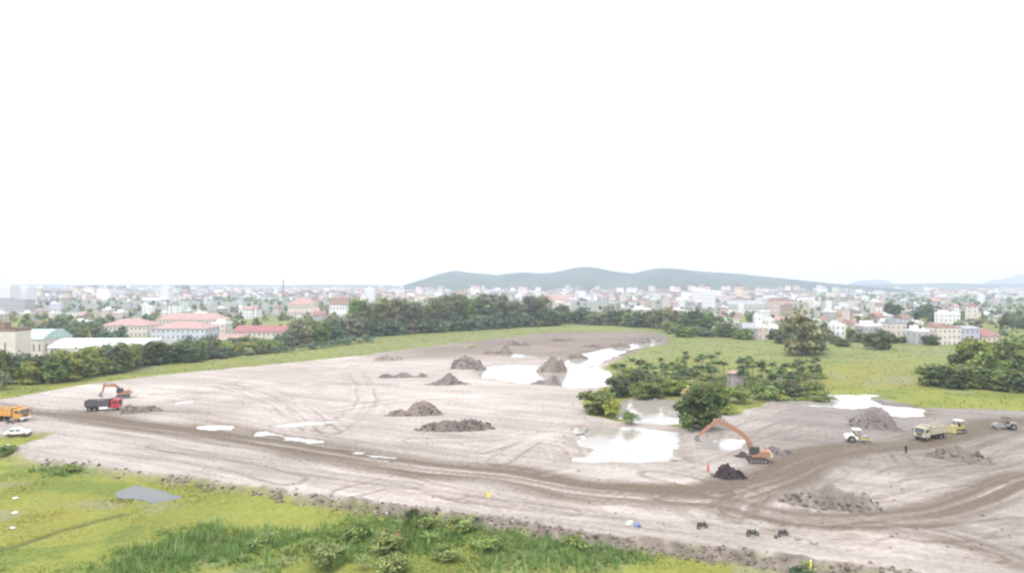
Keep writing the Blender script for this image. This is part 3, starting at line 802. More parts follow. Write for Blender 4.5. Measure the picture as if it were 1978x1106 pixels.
def scatter(n, d0, d1, tmax=0.86):
    d = np.sqrt(rng.uniform(d0 ** 2, d1 ** 2, n)); t = rng.uniform(-tmax, tmax, n)
    return np.column_stack([d * t, d])


def grid_idx(p):
    i = np.clip(np.round((np.log(p[:, 1]) - math.log(58)) / 0.0055).astype(int), 0, NR - 1); j = np.clip(np.round((p[:, 0] / p[:, 1] + 1.02) / 0.0026).astype(int), 0, NC - 1)
    return i * NC + j


pp_ = scatter(150000, 82, 178); ix = grid_idx(pp_)
ok = (SD[ix] < -2.0) & (WMAR[ix] < -0.3) & (DDI[ix] > 0.8) & (pp_[:, 1] < 178)
pp_, ix = pp_[ok], ix[ok]; pz = height_at(pp_[:, 0], pp_[:, 1])
hgt = 0.13 + 0.45 * np.clip(LUSHV[ix], 0, 1) + 0.3 * fbm(pp_[:, 0] / 7, pp_[:, 1] / 7, 3, 201) ** 3
blades('grass', np.column_stack([pp_, pz]), COL[ix] * 1.12, hgt, 0.22, 5, 1.0, rng)
rp_ = pp_[(LUSHV[ix] > 0.12)]; ir = grid_idx(rp_); sel = rng.random(len(rp_)) < 0.75 * LUSHV[ir] * (0.25 + 1.1 * fbm(rp_[:, 0] / 5, rp_[:, 1] / 5, 3, 210)); rp_, ir = rp_[sel], ir[sel]
rc = np.where(rng.random(len(rp_))[:, None] < .7, np.array([[0.155, 0.26, 0.075]]), np.array([[0.28, 0.35, 0.14]])) * (0.7 + 0.6 * fbm(rp_[:, 0] / 4, rp_[:, 1] / 4, 3, 220))[:, None]
blades('reeds', np.column_stack([rp_, height_at(rp_[:, 0], rp_[:, 1])]), rc, rng.uniform(0.45, 1.35, len(rp_)) * (0.6 + 1.1 * fbm(rp_[:, 0] / 6, rp_[:, 1] / 6, 3, 230)), 0.055, 6, 0.6, rng)
mp_ = scatter(120000, 178, 520, 0.9); ix = grid_idx(mp_); ok = (SD[ix] < -1.0) & (WBIG[ix] < -0.5); mp_, ix = mp_[ok], ix[ok]
blades('meadow_grass', np.column_stack([mp_, height_at(mp_[:, 0], mp_[:, 1])]), COL[ix] * 1.0, 0.14 + 0.55 * rng.random(len(mp_)) ** 5, 0.3, 4, 1.1, rng)

# ------------------------------------------------------------------ rubble bank
ICO_V, ICO_F = None, None
bm = bmesh.new(); bmesh.ops.create_icosphere(bm, subdivisions=1, radius=1.0)
ICO_V = np.array([v.co[:] for v in bm.verts]); ICO_F = np.array([[v.index for v in f.verts] for f in bm.faces]); bm.free()


def rocks(n_v, pos, size, r, cols):
    vs, fs, cs = [], [], []
    for k in range(len(pos)):
        v = ICO_V * (1 + r.uniform(-.3, .3, (len(ICO_V), 1))) * size[k] * r.uniform(.7, 1.3, 3) * np.array([1, 1, .75])
        a = r.uniform(0, 6.28); ca, sa = math.cos(a), math.sin(a)
        v = np.column_stack([v[:, 0] * ca - v[:, 1] * sa, v[:, 0] * sa + v[:, 1] * ca, v[:, 2]])
        vs.append(v + pos[k]); fs.append(ICO_F + len(ICO_V) * k); cs.append(np.tile(cols[k], (len(ICO_V), 1)))
    return np.vstack(vs), np.vstack(fs), np.vstack(cs)


edge = crom(NEAR[9:], 6)
seg = np.hypot(*np.diff(edge, axis=0).T); cum = np.concatenate([[0], np.cumsum(seg)])
def edge_pt(s, off):
    i = min(np.searchsorted(cum, s, 'right') - 1, len(seg) - 1); t = (s - cum[i]) / seg[i]; d = (edge[i + 1] - edge[i]) / seg[i]
    return edge[i] + (edge[i + 1] - edge[i]) * t + np.array([d[1], -d[0]]) * off
pos, size, cl = [], [], []
for k in range(2600):
    s = rng.uniform(0, cum[-1] - 1)
    if fbm(np.array([s / 6.0]), np.array([0.5]), 3, 301)[0] < 0.52 - 0.2 * min(1, s / 110) + 0.1 * rng.random(): continue
    p = edge_pt(s, rng.normal(1.2, 1.0)); sz = 0.08 + 0.24 * rng.random() ** 3
    pos.append((p[0], p[1], hz(p[0], p[1]) + sz * .2)); size.append(sz)
    t = rng.uniform(.5, 1.3); cl.append(np.array([0.205, 0.17, 0.142]) * t if rng.random() < .96 else np.array([.42, .4, .38]))
v, f, c = rocks(0, np.array(pos), size, rng, cl)
o = link('rubble', np_mesh('rubble', v, f, M['rubble'], c)); o['kind'] = 'stuff'
for k in range(28):
    s = cum[-1] * (k + rng.uniform(.2, .8)) / 28; p = edge_pt(s, rng.uniform(.3, 1.8)); sz = rng.uniform(.25, .48)
    u = CX + p[0] / p[1] * FPX
    t = rng.uniform(.5, 1.1); v, f, c = rocks(0, np.zeros((1, 3)), [sz], rng, [np.array([0.19, 0.155, 0.13]) * t])
    o = link('boulder', np_mesh('boulder', v, f, M['rubble'], c), loc=(p[0], p[1], hz(p[0], p[1]) + sz * .25))
    wh = 'near the tip of the sand' if u < 300 else ('above the marsh pool' if u < 520 else ('between the pool and the dark bush' if u < 800 else ('beside the yellow flag' if u < 1150 else ('before the motorbikes' if u < 1530 else 'past the yellow post'))))
    tag(o, f'brown clod on the bank {wh}', 'boulder', 'big clods on the rubble bank')
for px, py, lab in [(30, 963, 'white lump in the wet grass, farthest of three'), (29, 991, 'white lump in the wet grass, middle of three'), (25, 1021, 'white lump in the wet grass, closest to the ditch'), (16, 861, 'pale stone at the tip of the sand by the grass')]:
    p = at(px, py, -1); v, f, c = rocks(0, np.zeros((1, 3)), [0.55], rng, [np.array([0.68, 0.68, 0.68])])
    tag(link('white_stone', np_mesh('white_stone', v, f, M['rubble'], c), loc=(p[0], p[1], p[2] + .15)), lab, 'stone').scale = (1, .8, .55)

cp_ = scatter(9000, 88, 230); ix = grid_idx(cp_); ok = (SD[ix] > 0.5) & (WBIG[ix] < -0.5) & (WPUD[ix] < -0.3) & (fbm(cp_[:, 0] / 9, cp_[:, 1] / 9, 3, 333) + 0.25 * np.clip(ROADV[ix], 0, 1) > 0.52)
cp_ = cp_[ok]; cz = height_at(cp_[:, 0], cp_[:, 1]); cs_ = 0.04 + 0.16 * rng.random(len(cp_)) ** 3
v, f, c = rocks(0, np.column_stack([cp_, cz + cs_ * .3]), cs_, rng, [np.array([0.2, 0.17, 0.145]) * t for t in rng.uniform(.6, 1.5, len(cp_))])
o = link('clods', np_mesh('clods', v, f, M['rubble'], c)); o['kind'] = 'stuff'

# ------------------------------------------------------------------ mounds of earth
def mound(px0, px1, pyb, pyt, label, peaks, col, seed, depth=1.0, lumps=0.25, white=0):
    """peaks: (position across 0..1, height share, radius share, kind 'c'one or 'b'lunt)"""
    pc = at((px0 + px1) / 2, pyb - (pyb - pyt) * 0.22); k = pc[1] / FPX; W = (px1 - px0) * k; Hm = (pyb - pyt) * k
    n = 56; m = max(16, int(n * 0.6 * depth)); D = W * 0.55 * depth
    xs = np.linspace(-.5, .5, n); ys = np.linspace(-.5, .5, m); X, Y = np.meshgrid(xs, ys, indexing='xy')
    zz = np.zeros_like(X); WJ = (fbm(X * 7 + seed, Y * 7, 3, seed + 9) - .5) * .5
    for (u, h, r, kd) in peaks:
        d = np.hypot((X - (u - .5)) / r, (Y + 0.0) / min(.47, r * 1.1 + .1)) + WJ
        f = np.clip(1 - d, 0, 1) ** 0.9 if kd == 'c' else (0.5 - 0.5 * np.cos(np.pi * np.clip(1 - d, 0, 1) ** 0.85))
        zz = (zz ** 3 + (h * f) ** 3) ** (1 / 3)
    nz = fbm(X * W / 1.6 + seed, Y * D / 1.6, 4, seed); nb = fbm(X * W / 4 + seed * 3, Y * D / 4, 3, seed + 1)
    zz = zz * sstep(.5, .42, np.abs(X)) * sstep(.5, .42, np.abs(Y)); edge_ = sstep(0.0, 0.2, zz)
    zz = zz * (0.8 + 0.7 * (nb - .25)) + (nz - .45) * lumps * edge_
    Hm *= 0.98 if peaks[0][3] == 'c' or pyb - pyt > 45 else 0.78
    if pyb - pyt > 50: Hm *= 0.72
    zw = zz * Hm - 0.2 - 0.3 * (1 - sstep(0.0, 0.05, zz))
    c = np.array(col)[None, None] * (0.65 + 0.75 * nz[..., None]) * (0.8 + .4 * nb[..., None])
    v = np.column_stack([(X * W).ravel(), (Y * D).ravel(), zw.ravel()])
    ii, jj = np.meshgrid(np.arange(m - 1), np.arange(n - 1), indexing='ij'); q = (ii * n + jj).ravel()
    F = np.column_stack([q, q + 1, q + n + 1, q + n]); c = c.reshape(-1, 3)
    rk = np.random.default_rng(seed); nr = int(30 + W * 7); a_ = rk.uniform(0, 6.283, nr); r_ = rk.uniform(.55, 1.12, nr)     # loose clods on the flanks and foot
    xr, yr = np.cos(a_) * r_ * W * .47, np.sin(a_) * r_ * D * .45; ir = np.clip(((xr / W + .5) * (n - 1)).round().astype(int), 0, n - 1); jr = np.clip(((yr / D + .5) * (m - 1)).round().astype(int), 0, m - 1)
    zr = np.maximum(zw[jr, ir], 0.0); sr = rk.uniform(.07, .26, nr) * (1 if W < 14 else 1.2)
    vq = CUBE[None] * sr[:, None, None] * rk.uniform(.6, 1.2, (nr, 8, 3)) + np.column_stack([xr, yr, zr])[:, None]
    fq = (np.array([(0, 2, 3, 1), (4, 5, 7, 6), (0, 1, 5, 4), (2, 6, 7, 3), (0, 4, 6, 2), (1, 3, 7, 5)])[None] + (np.arange(nr) * 8)[:, None, None]).reshape(-1, 4)
    v2 = np.vstack([v, vq.reshape(-1, 3)]); c2 = np.vstack([c, np.repeat(np.array(col)[None] * rk.uniform(.5, 1.25, (nr, 1)), 8, axis=0)])
    o = link('dirt_mound', np_mesh('dirt_mound', v2, np.vstack([F, fq + len(v)]), M['rubble'], c2, True), loc=(pc[0], pc[1], pc[2]))
    o.rotation_euler = (0, 0, -math.atan2(pc[0], pc[1]))
    return tag(o, label, 'mound')


CUBE = np.array([(x, y, z) for z in (-.7, .7) for y in (-1, 1) for x in (-1, 1)], float)
BR, GB, LB, DK = (0.2, 0.165, 0.145), (0.185, 0.157, 0.145), (0.245, 0.21, 0.18), (0.055, 0.042, 0.045)
mound(722, 780, 698, 683, 'pale brown mound with a small dark lump beside the green strip', [(.35, 1, .42, 'b'), (.8, .8, .2, 'c')], LB, 1)
mound(868, 940, 719, 685, 'grey cone-shaped mound at the tip of the upper pond', [(.4, 1, .45, 'c'), (.72, .35, .3, 'b')], GB, 2, .8)
mound(728, 828, 731, 718, 'long low ridge of earth on the pale sand', [(.2, .7, .2, 'b'), (.5, 1, .25, 'b'), (.88, .9, .12, 'c')], GB, 3, .4)
mound(823, 908, 746, 726, 'low grey mound with one soft peak below the grey cone', [(.5, 1, .3, 'c'), (.5, .55, .5, 'b')], GB, 4, .6)
mound(744, 856, 808, 774, 'brown mound with a flat shoulder and pale top', [(.62, 1, .34, 'b'), (.25, .5, .28, 'b'), (.8, .5, .25, 'b')], BR, 5, .6)
mound(803, 955, 836, 801, 'long dark mound of clods in the middle of the sand', [(.32, .7, .32, 'b'), (.68, 1, .28, 'b'), (.5, .75, .4, 'b'), (.9, .4, .12, 'b')], (0.165, 0.135, 0.12), 6, .55, .5)
mound(1033, 1098, 727, 691, 'dark peaked mound standing in the upper pond', [(.62, 1, .42, 'c'), (.35, .45, .4, 'b'), (.78, .8, .2, 'b')], BR, 7, .8)
mound(1020, 1087, 747, 727, 'low twin mound at the near shore of the upper pond', [(.7, 1, .32, 'c'), (.3, .65, .32, 'b')], GB, 8, .6)
mound(1092, 1140, 699, 677, 'rounded mound beside the water channel', [(.45, 1, .45, 'b'), (.8, .4, .25, 'b')], BR, 9, .8)
mound(1176, 1222, 674, 659, 'small mound where the water channel bends', [(.5, 1, .5, 'b')], BR, 10)
mound(1222, 1262, 667, 650, 'dark mound at the head of the water channel', [(.55, 1, .5, 'b'), (.2, .5, .3, 'b')], GB, 11)
mound(890, 930, 674, 663, 'greenish small mound beside the far green strip', [(.5, 1, .5, 'b')], (.25, .23, .15), 12)
mound(930, 990, 686, 671, 'pointed brown mound on the far muddy ground', [(.75, 1, .3, 'c'), (.35, .5, .35, 'b')], BR, 13, .6)
mound(972, 1022, 670, 656, 'grey-brown mound far back on the muddy ground', [(.4, 1, .4, 'b'), (.8, .6, .25, 'b')], GB, 14, .7)
mound(1120, 1165, 672, 661, 'low brown mound far back near the channel', [(.5, 1, .5, 'b')], BR, 15, .6)
mound(1060, 1110, 660, 650, 'low muddy heap at the far end of the site', [(.4, 1, .5, 'b'), (.8, .5, .3, 'b')], BR, 16, .6)
mound(1513, 1695, 989, 934, 'large brown heap of clods inside the bend of the haul road', [(.13, .45, .2, 'b'), (.36, .75, .34, 'b'), (.52, .85, .36, 'b'), (.72, .7, .34, 'b'), (.88, .4, .2, 'b')], (.19, .165, .14), 17, .62, .75)
mound(1790, 1910, 897, 857, 'brown heap of clods beyond the standing dark figure', [(.35, 1, .32, 'b'), (.6, .85, .32, 'b'), (.85, .4, .2, 'b'), (.12, .35, .14, 'b')], (.18, .155, .133), 18, .6, .5)
mound(1640, 1735, 836, 781, 'tall sandy-grey mound beside the meadow pond', [(.5, 1, .5, 'c'), (.55, .8, .35, 'b')], GB, 19, 1.0, .5)
mound(1466, 1530, 881, 858, 'low dark heap behind the long excavator body', [(.4, 1, .4, 'b'), (.75, .7, .3, 'b')], GB, 20, .6)
mound(1374, 1440, 930, 889, 'steep black heap of wet soil in front of the excavator', [(.48, 1.05, .42, 'c'), (.5, .45, .5, 'c'), (.3, .4, .3, 'b')], DK, 21, 1.0, .35)
mound(235, 310, 800, 776, 'low brown heap beside the red dump truck', [(.25, 1, .35, 'b'), (.65, .7, .4, 'b')], BR, 22, .6)
mound(1418, 1452, 886, 866, 'small dark lump at the water under the excavator boom', [(.5, 1, .5, 'b')], (.13, .11, .1), 23, .8)

# ------------------------------------------------------------------ machines
def rotz(a): return Matrix.Rotation(a, 3, 'Z')
def roty(a): return Matrix.Rotation(a, 3, 'Y')


def wheel(parent, x, y, r, w):
    o = MB().tube((0, -w / 2, 0), (0, w / 2, 0), r, n=16).build('wheel', M['tyre'], parent, (x, y, r))
    MB().tube((0, -w / 2 - .015, 0), (0, w / 2 + .015, 0), r * .5, n=10).build('rim', M['steel'], o)
    return o


def dump_truck(label, loc, rz, cabm, bedm, scale=1.0, cargo=True, sidem=None, bumper=None):
    t = thing('dump_truck', label, 'truck', loc, rz); t.scale = (scale,) * 3
    b = MB(); [b.box((-.4, s * .42, .95), (7.6, .18, .28)) for s in (-1, 1)]; b.box((-.6, 0, .7), (.4, 2.0, .25)); b.box((-2.4, 0, .7), (2.6, .3, .3))
    b.build('chassis', M['dark'], t)
    cab = MB().prism([(2.0, .75), (4.0, .75), (4.05, 1.75), (3.8, 2.9), (2.05, 2.95), (2.0, 2.6)], -1.22, 1.22).build('cab', cabm, t)
    MB().prism([(4.06, 1.8), (4.09, 1.8), (3.87, 2.72), (3.84, 2.72)], -1.05, 1.05).build('windscreen', M['glass'], cab)
    for s in (-1, 1):
        d = MB().box((2.95, s * 1.235, 1.75), (1.25, .03, 1.75)).build('door', cabm, cab)
        MB().box((2.95, s * 1.255, 2.2), (1.0, .02, .62)).build('window', M['glass'], d)
        MB().box((4.06, s * .88, 1.12), (.06, .38, .22)).build('headlight', M['lamp'], cab)
        m = MB().tube((3.85, s * 1.22, 2.2), (4.05, s * 1.5, 2.35), .025, n=6); m.box((4.08, s * 1.52, 2.2), (.06, .24, .5)); m.build('mirror', M['dark'], cab)
    MB().box((4.05, 0, 1.42), (.05, 1.3, .42)).build('grille', M['dark'], cab)
    MB().box((4.1, 0, .82), (.22, 2.44, .32)).build('bumper', bumper or M['grey'], cab)
    # body: open box with headboard and ribs
    bed = MB(); bed.box((-1.3, 0, 1.28), (5.9, 2.3, .12))
    for s in (-1, 1):
        bed.box((-1.3, s * 1.2, 2.05), (5.9, .1, 1.5))
        for k in range(6): bed.box((-3.9 + k * 1.05, s * 1.285, 2.02), (.14, .08, 1.4))
        bed.box((-1.3, s * 1.27, 2.8), (5.95, .14, .12))
    bed.box((1.62, 0, 2.2), (.1, 2.5, 1.85)); bed.box((1.95, 0, 3.16), (.85, 2.5, .08))
    bedo = bed.build('bed', bedm, t)
    MB().box((-4.3, 0, 2.05), (.1, 2.3, 1.45), roty(.06)).build('tailgate', bedm, bedo)
    if sidem:
        MB().box((.2, -1.16, .85), (2.1, .22, .62)).build('side_guard', sidem, t); MB().box((.2, 1.16, .85), (2.1, .22, .62)).build('side_guard', sidem, t)
    if cargo:
        n = 12; X, Y = np.meshgrid(np.linspace(-4.1, 1.5, n), np.linspace(-1.1, 1.1, n)); zz = 2.15 + .45 * np.cos((X + 1.3) / 2.9 * 1.4) * np.cos(Y * 1.2) + .25 * fbm(X, Y * 2, 3, 5)
        ii, jj = np.meshgrid(np.arange(n - 1), np.arange(n - 1), indexing='ij'); q = (ii * n + jj).ravel()
        link('load', np_mesh('load', np.column_stack([X.ravel(), Y.ravel(), zz.ravel()]), np.column_stack([q, q + 1, q + n + 1, q + n]), M['rubble'], np.tile([.3, .25, .21], (n * n, 1)), True), bedo)
    for x in (3.0, 1.2 if not sidem else 1.75, -1.9, -3.25):
        if x in (1.2, 1.75): continue
        for s in (-1, 1): wheel(t, x, s * 1.02, .52, .42 if x > 0 else .52)
    MB().tube((-4.15, 0, .9), (-4.05, 0, .9), .05).build('tow_hook', M['dark'], t)
    return t


def excavator(label, loc, rz, boom_pts, stick_end, mat, scale=1.0, curl=0.6):
    t = thing('excavator', label, 'excavator', loc, rz); t.scale = (scale,) * 3
    for s in (-1, 1):
        pr = [(-1.9, .45), (-1.75, .12), (-1.4, 0), (1.4, 0), (1.75, .12), (1.9, .45), (1.75, .78), (1.4, .9), (-1.4, .9), (-1.75, .78)]
        tr = MB().prism(pr, s * 1.2 - .3, s * 1.2 + .3).build('track', M['dark'], t)
        for k in range(5): MB().tube((-1.3 + k * .65, s * 1.2 - .33, .4), (-1.3 + k * .65, s * 1.2 + .33, .4), .24, n=10).build('roller', M['steel'], tr)
        sh = MB(); [sh.box((-1.6 + k * .32, s * 1.2, .92), (.18, .62, .06)) for k in range(11)]; sh.build('track_shoes', M['steel'], tr)
    MB().tube((0, 0, .45), (0, 0, 1.1), .75, n=16).box((0, 0, .55), (1.4, 1.9, .4)).build('turntable', M['dark'], t)
    MB().prism([(-2.35, 1.15), (1.2, 1.15), (1.25, 1.6), (.3, 1.65), (.2, 2.15), (-1.5, 2.3), (-2.3, 2.2), (-2.55, 1.7)], -1.3, 1.3).build('body', mat, t)
    MB().prism([(-2.75, 1.2), (-2.2, 1.2), (-2.2, 2.12), (-2.6, 2.1), (-2.85, 1.7)], -1.32, 1.32).build('counterweight', M['cream'] if mat is M['excav'] else mat, t)
    cab = MB().prism([(-.3, 1.62), (1.45, 1.62), (1.6, 2.3), (1.2, 3.05), (-.25, 3.1)], .35, 1.28).build('cab', M['dark'], t)
    MB().prism([(1.5, 1.75), (1.66, 2.3), (1.27, 2.98), (1.22, 2.95), (1.58, 2.3), (1.44, 1.75)], .45, 1.2).build('windscreen', M['glass'], cab)
    MB().box((.45, 1.29, 2.4), (1.1, .03, 1.0)).build('window', M['glass'], cab)
    MB().tube((-1.6, -.7, 2.25), (-1.6, -.7, 2.8), .07).build('exhaust', M['dark'], t)
    # arm in the x-z plane
    def arm(pts, w0, name, m, wid):
        b = MB()
        up, dn = [], []
        n = len(pts)
        for i, p in enumerate(pts):
            a = Vector((pts[min(i + 1, n - 1)][0] - pts[max(i - 1, 0)][0], pts[min(i + 1, n - 1)][1] - pts[max(i - 1, 0)][1])).normalized()
            h = w0 * (0.62 if i in (0, n - 1) else 1.0)
            up.append((p[0] - a[1] * h, p[1] + a[0] * h)); dn.append((p[0] + a[1] * h, p[1] - a[0] * h))
        b.prism(up + dn[::-1], -wid, wid)
        return b.build(name, m, t)
    boom = arm(boom_pts, .42, 'boom', mat, .27)
    e = boom_pts[-1]; d = Vector((stick_end[0] - e[0], stick_end[1] - e[1])).normalized()
    back = (e[0] - d[0] * .9, e[1] - d[1] * .9)
    stick = arm([back, e, stick_end], .34, 'stick', mat, .2)
    m2 = boom_pts[len(boom_pts) // 2]
    for s in (-.4, .4): MB().tube((1.1, s, 1.5), (m2[0] * .8, s * .8, m2[1] * .82), .12).build('cylinder', M['steel'], boom)
    MB().tube((m2[0], 0, m2[1] + .55), (back[0], 0, back[1]), .13).build('cylinder', M['steel'], stick)
    sx, sz = stick_end
    B = MB(); c, s_ = math.cos(curl), math.sin(curl)
    pf = [(0, .1), (.5, -.1), (.55, -.9), (.1, -1.35), (-.5, -1.25), (-.95, -.85), (-.9, -.7), (-.35, -.5)]
    pf = [(sx + x * c - z * s_, sz + x * s_ + z * c) for x, z in pf]
    B.prism(pf, -.6, .6).build('bucket', M['steel'], stick)
    return t


def road_roller(label, loc, rz, bodym, frontm, scale=1.0):
    t = thing('road_roller', label, 'road roller', loc, rz); t.scale = (scale,) * 3
    d = MB().tube((0, -1.0, 0), (0, 1.0, 0), .75, n=24).build('drum', M['steel'], t, (1.75, 0, .75))
    fr = MB(); [fr.box((1.55, s * 1.12, .85), (2.0, .16, .4)) for s in (-1, 1)]; fr.box((2.62, 0, .85), (.16, 2.4, .4)); fr.box((.6, 0, .95), (.3, 2.3, .5))
    fr.build('drum_frame', frontm, t)
    MB().prism([(-2.6, .75), (-.1, .75), (-.1, 1.25), (-.7, 1.35), (-.9, 1.75), (-2.3, 1.7), (-2.65, 1.4)], -.85, .85).build('body', bodym, t)
    for s in (-1, 1): wheel(t, -1.45, s * .95, .75, .5)
    c = MB(); [c.tube((x, y, 1.25), (x, y, 2.75), .05, n=6) for x in (-.75, .3) for y in (-.7, .7)]; c.build('canopy_post', M['dark'], t)
    MB().prism([(-1.1, 2.75), (.6, 2.75), (.5, 2.9), (-1.0, 2.9)], -.95, .95).build('canopy', M['white'] if bodym is not M['grey'] else M['dark'], t)
    s = MB(); s.box((-.4, 0, 1.35), (.55, .6, .2)); s.box((-.65, 0, 1.7), (.12, .6, .6)); s.build('seat', M['dark'], t)
    MB().tube((.05, 0, 1.1), (-.1, 0, 1.75), .04).build('steering_column', M['dark'], t)
    return t


def bulldozer(label, loc, rz):
    t = thing('bulldozer', label, 'bulldozer', loc, rz)
    for s in (-1, 1):
        tr = MB().prism([(-1.7, .45), (-1.5, .1), (-1.2, 0), (1.2, 0), (1.55, .1), (1.7, .5), (1.3, .95), (-1.2, .95)], s * .95 - .28, s * .95 + .28).build('track', M['dark'], t)
        for k in range(4): MB().tube((-1.1 + k * .7, s * .95 - .31, .4), (-1.1 + k * .7, s * .95 + .31, .4), .22).build('roller', M['steel'], tr)
    MB().prism([(-1.6, .7), (1.6, .7), (1.6, 1.65), (.3, 1.8), (.2, 1.3), (-.9, 1.3), (-1.0, 1.75), (-1.6, 1.7)], -.66, .66).build('body', M['yellow'], t)
    MB().box((2.25, 0, .75), (.16, 3.2, 1.1), roty(-.15)).build('blade', M['yellow'], t)
    for s in (-1, 1): MB().box((1.2, s * 1.3, .55), (2.0, .14, .2)).build('push_arm', M['yellow'], t)
    c = MB(); [c.tube((x, y, 1.3), (x, y, 2.75), .06, n=6) for x in (-1.2, .1) for y in (-.6, .6)]; c.build('canopy_post', M['dark'], t)
    MB().box((-.55, 0, 2.82), (1.7, 1.7, .12)).build('canopy', M['white'], t)
    s = MB(); s.box((-.6, 0, 1.45), (.55, .6, .2)); s.box((-.85, 0, 1.8), (.12, .6, .6)); s.build('seat', M['dark'], t)
    MB().tube((.9, .3, 1.7), (.9, .3, 2.3), .06).build('exhaust', M['dark'], t)
    return t


def car(label, loc, rz):
    t = thing('parked_car', label, 'car', loc, rz)
    MB().prism([(-2.4, .45), (2.4, .4), (2.45, .75), (2.2, .95), (1.2, 1.08), (.45, 1.62), (-1.3, 1.7), (-2.25, 1.15), (-2.45, 1.0)], -.9, .9).build('body', M['white'], t)
    MB().prism([(1.15, 1.1), (.5, 1.58), (.47, 1.55), (1.1, 1.08)], -.78, .78).build('windscreen', M['glass'], t)
    MB().prism([(-2.2, 1.2), (-1.42, 1.66), (-1.4, 1.6), (-2.1, 1.15)], -.78, .78).build('rear_window', M['glass'], t)
    for s in (-1, 1):
        for x, w in ((.3, .9), (-.85, 1.0)):
            d = MB().box((x, s * .905, .85), (w + .1, .02, .7)).build('door', M['white'], t)
            MB().box((x, s * .915, 1.3), (w - .1, .02, .34)).build('window', M['glass'], d)
        for x in (1.5, -1.5): wheel(t, x, s * .8, .34, .24)
        MB().box((2.38, s * .62, .78), (.12, .34, .14)).build('headlight', M['lamp'], t)
    MB().box((2.46, 0, .5), (.06, 1.5, .18)).build('bumper', M['grey'], t)
    return t


def motorbike(label, loc, rz, group=None):
    t = thing('motorbike', label, 'motorbike', loc, rz, group)
    for x in (-.62, .62):
        w = MB().tube((0, -.06, 0), (0, .06, 0), .3, n=14).build('wheel', M['tyre'], t, (x, 0, .3)); MB().tube((0, -.07, 0), (0, .07, 0), .18, n=8).build('rim', M['steel'], w)
    MB().prism([(-.6, .5), (-.2, .3), (.25, .3), (.5, .85), (.38, .9), (.1, .55), (-.3, .68), (-.75, .8)], -.13, .13).build('frame', M['dark'], t)
    MB().prism([(-.8, .8), (.1, .72), (.1, .84), (-.75, .92)], -.14, .14).build('seat', M['dark'], t)
    h = MB(); h.tube((.62, 0, .3), (.42, 0, 1.0), .035, n=6); h.tube((.4, -.33, 1.05), (.4, .33, 1.05), .022, n=6); h.build('handlebar', M['dark'], t)
    MB().box((.52, 0, .92), (.14, .2, .2)).build('headlight', M['lamp'], t)
    MB().prism([(-.95, .5), (-.5, .62), (-.5, .68), (-.98, .6)], -.08, .08).build('mudguard', M['dark'], t)
    return t


def person(label, loc, rz, cloth, trousers, pose=0.0):
    t = thing('person', label, 'person', loc, rz)
    pts = [(0, 0, .93, .15), (0, 0, 1.15, .14), (0, 0, 1.38, .15), (0, .02, 1.5, .065), (0, .03, 1.6, .085), (0, .04, 1.7, .09)]
    e = [(0, 1), (1, 2), (2, 3), (3, 4), (4, 5)]
    for s in (-1, 1):
        b = len(pts); pts += [(s * .1, 0, .86, .095), (s * .11, s * .05 + pose * .05, .48, .07), (s * .11, s * -.04, .09, .05), (s * .12, s * -.04 + .14, .04, .042)]
        e += [(0, b), (b, b + 1), (b + 1, b + 2), (b + 2, b + 3)]
        b = len(pts); pts += [(s * .2, 0, 1.42, .065), (s * .27, -.02, 1.15, .048), (s * .27, .1 + pose * .1, .92, .04), (s * .265, .13 + pose * .1, .82, .035)]
        e += [(2, b), (b, b + 1), (b + 1, b + 2), (b + 2, b + 3)]
    me = bpy.data.meshes.new('body'); me.from_pydata([p[:3] for p in pts], e, []); me.materials.append(cloth)
    o = link('body', me, t)
    sk = o.modifiers.new('skin', 'SKIN'); o.modifiers.new('smooth', 'SUBSURF').levels = 1; o.modifiers['smooth'].render_levels = 1
    for i, p in enumerate(pts): me.skin_vertices[0].data[i].radius = (p[3], p[3])
    me.skin_vertices[0].data[0].use_root = True
    for (nm, m, c, r_) in (('face', M['skin'], (0, .075, 1.66), (.075, .07, .1)), ('hair', M['hair'], (0, .02, 1.72), (.1, .105, .1))):
        bm = bmesh.new(); bmesh.ops.create_uvsphere(bm, u_segments=10, v_segments=7, radius=1); bmesh.ops.scale(bm, vec=r_, verts=bm.verts[:]); bmesh.ops.translate(bm, vec=c, verts=bm.verts[:])
        m_ = bpy.data.meshes.new(nm); bm.to_mesh(m_); bm.free(); m_.materials.append(m); link(nm, m_, t)
    tr = MB()
    for s in (-1, 1): tr.tube((s * .1, 0, .95), (s * .112, s * .05 + pose * .05, .48), .125, .095, 10); tr.tube((s * .112, s * .05 + pose * .05, .48), (s * .112, s * -.04, .1), .095, .08, 10)
    tr.build('trousers', trousers, t)
    return t


dump_truck('orange dump truck with pale windscreen parked at the edge of the site', at(20, 812), RAD(-12), M['orange'], M['orange'], 1.12, bumper=M['white'])
dump_truck('red-cabbed dump truck with dark open bed being loaded by the small excavator', at(201, 792), RAD(12), M['red'], M['purple'], 1.02, sidem=M['white'])
dump_truck('dusty pale yellow dump truck facing the camera on the haul road', at(1797, 847), RAD(-152), M['cream'], M['cream'], 0.98, bumper=M['dark'])
excavator('small brown-orange excavator loading the red dump truck', at(237, 768), RAD(205), [(.5, 1.5), (1.0, 3.0), (2.0, 3.9), (4.8, 3.9)], (5.3, 1.9), M['excav'], 1.0)
excavator('long-armed orange excavator reaching over the pond beside the black heap', at(1462, 891), RAD(172), [(.6, 1.6), (1.3, 3.6), (2.6, 5.2), (5.0, 6.8), (7.6, 7.7)], (11.0, 4.9), M['excav'], 0.98)
road_roller('cream road roller with a pale canopy beside the haul road', at(1657, 853), RAD(-12), M['white'], M['yellow'], 0.98)
bulldozer('yellow bulldozer with a white canopy behind the pale dump truck', at(1848, 835), RAD(-160))
road_roller('dull grey road roller standing farthest along the haul road', at(1941, 828), RAD(170), M['grey'], M['grey'], 0.95)
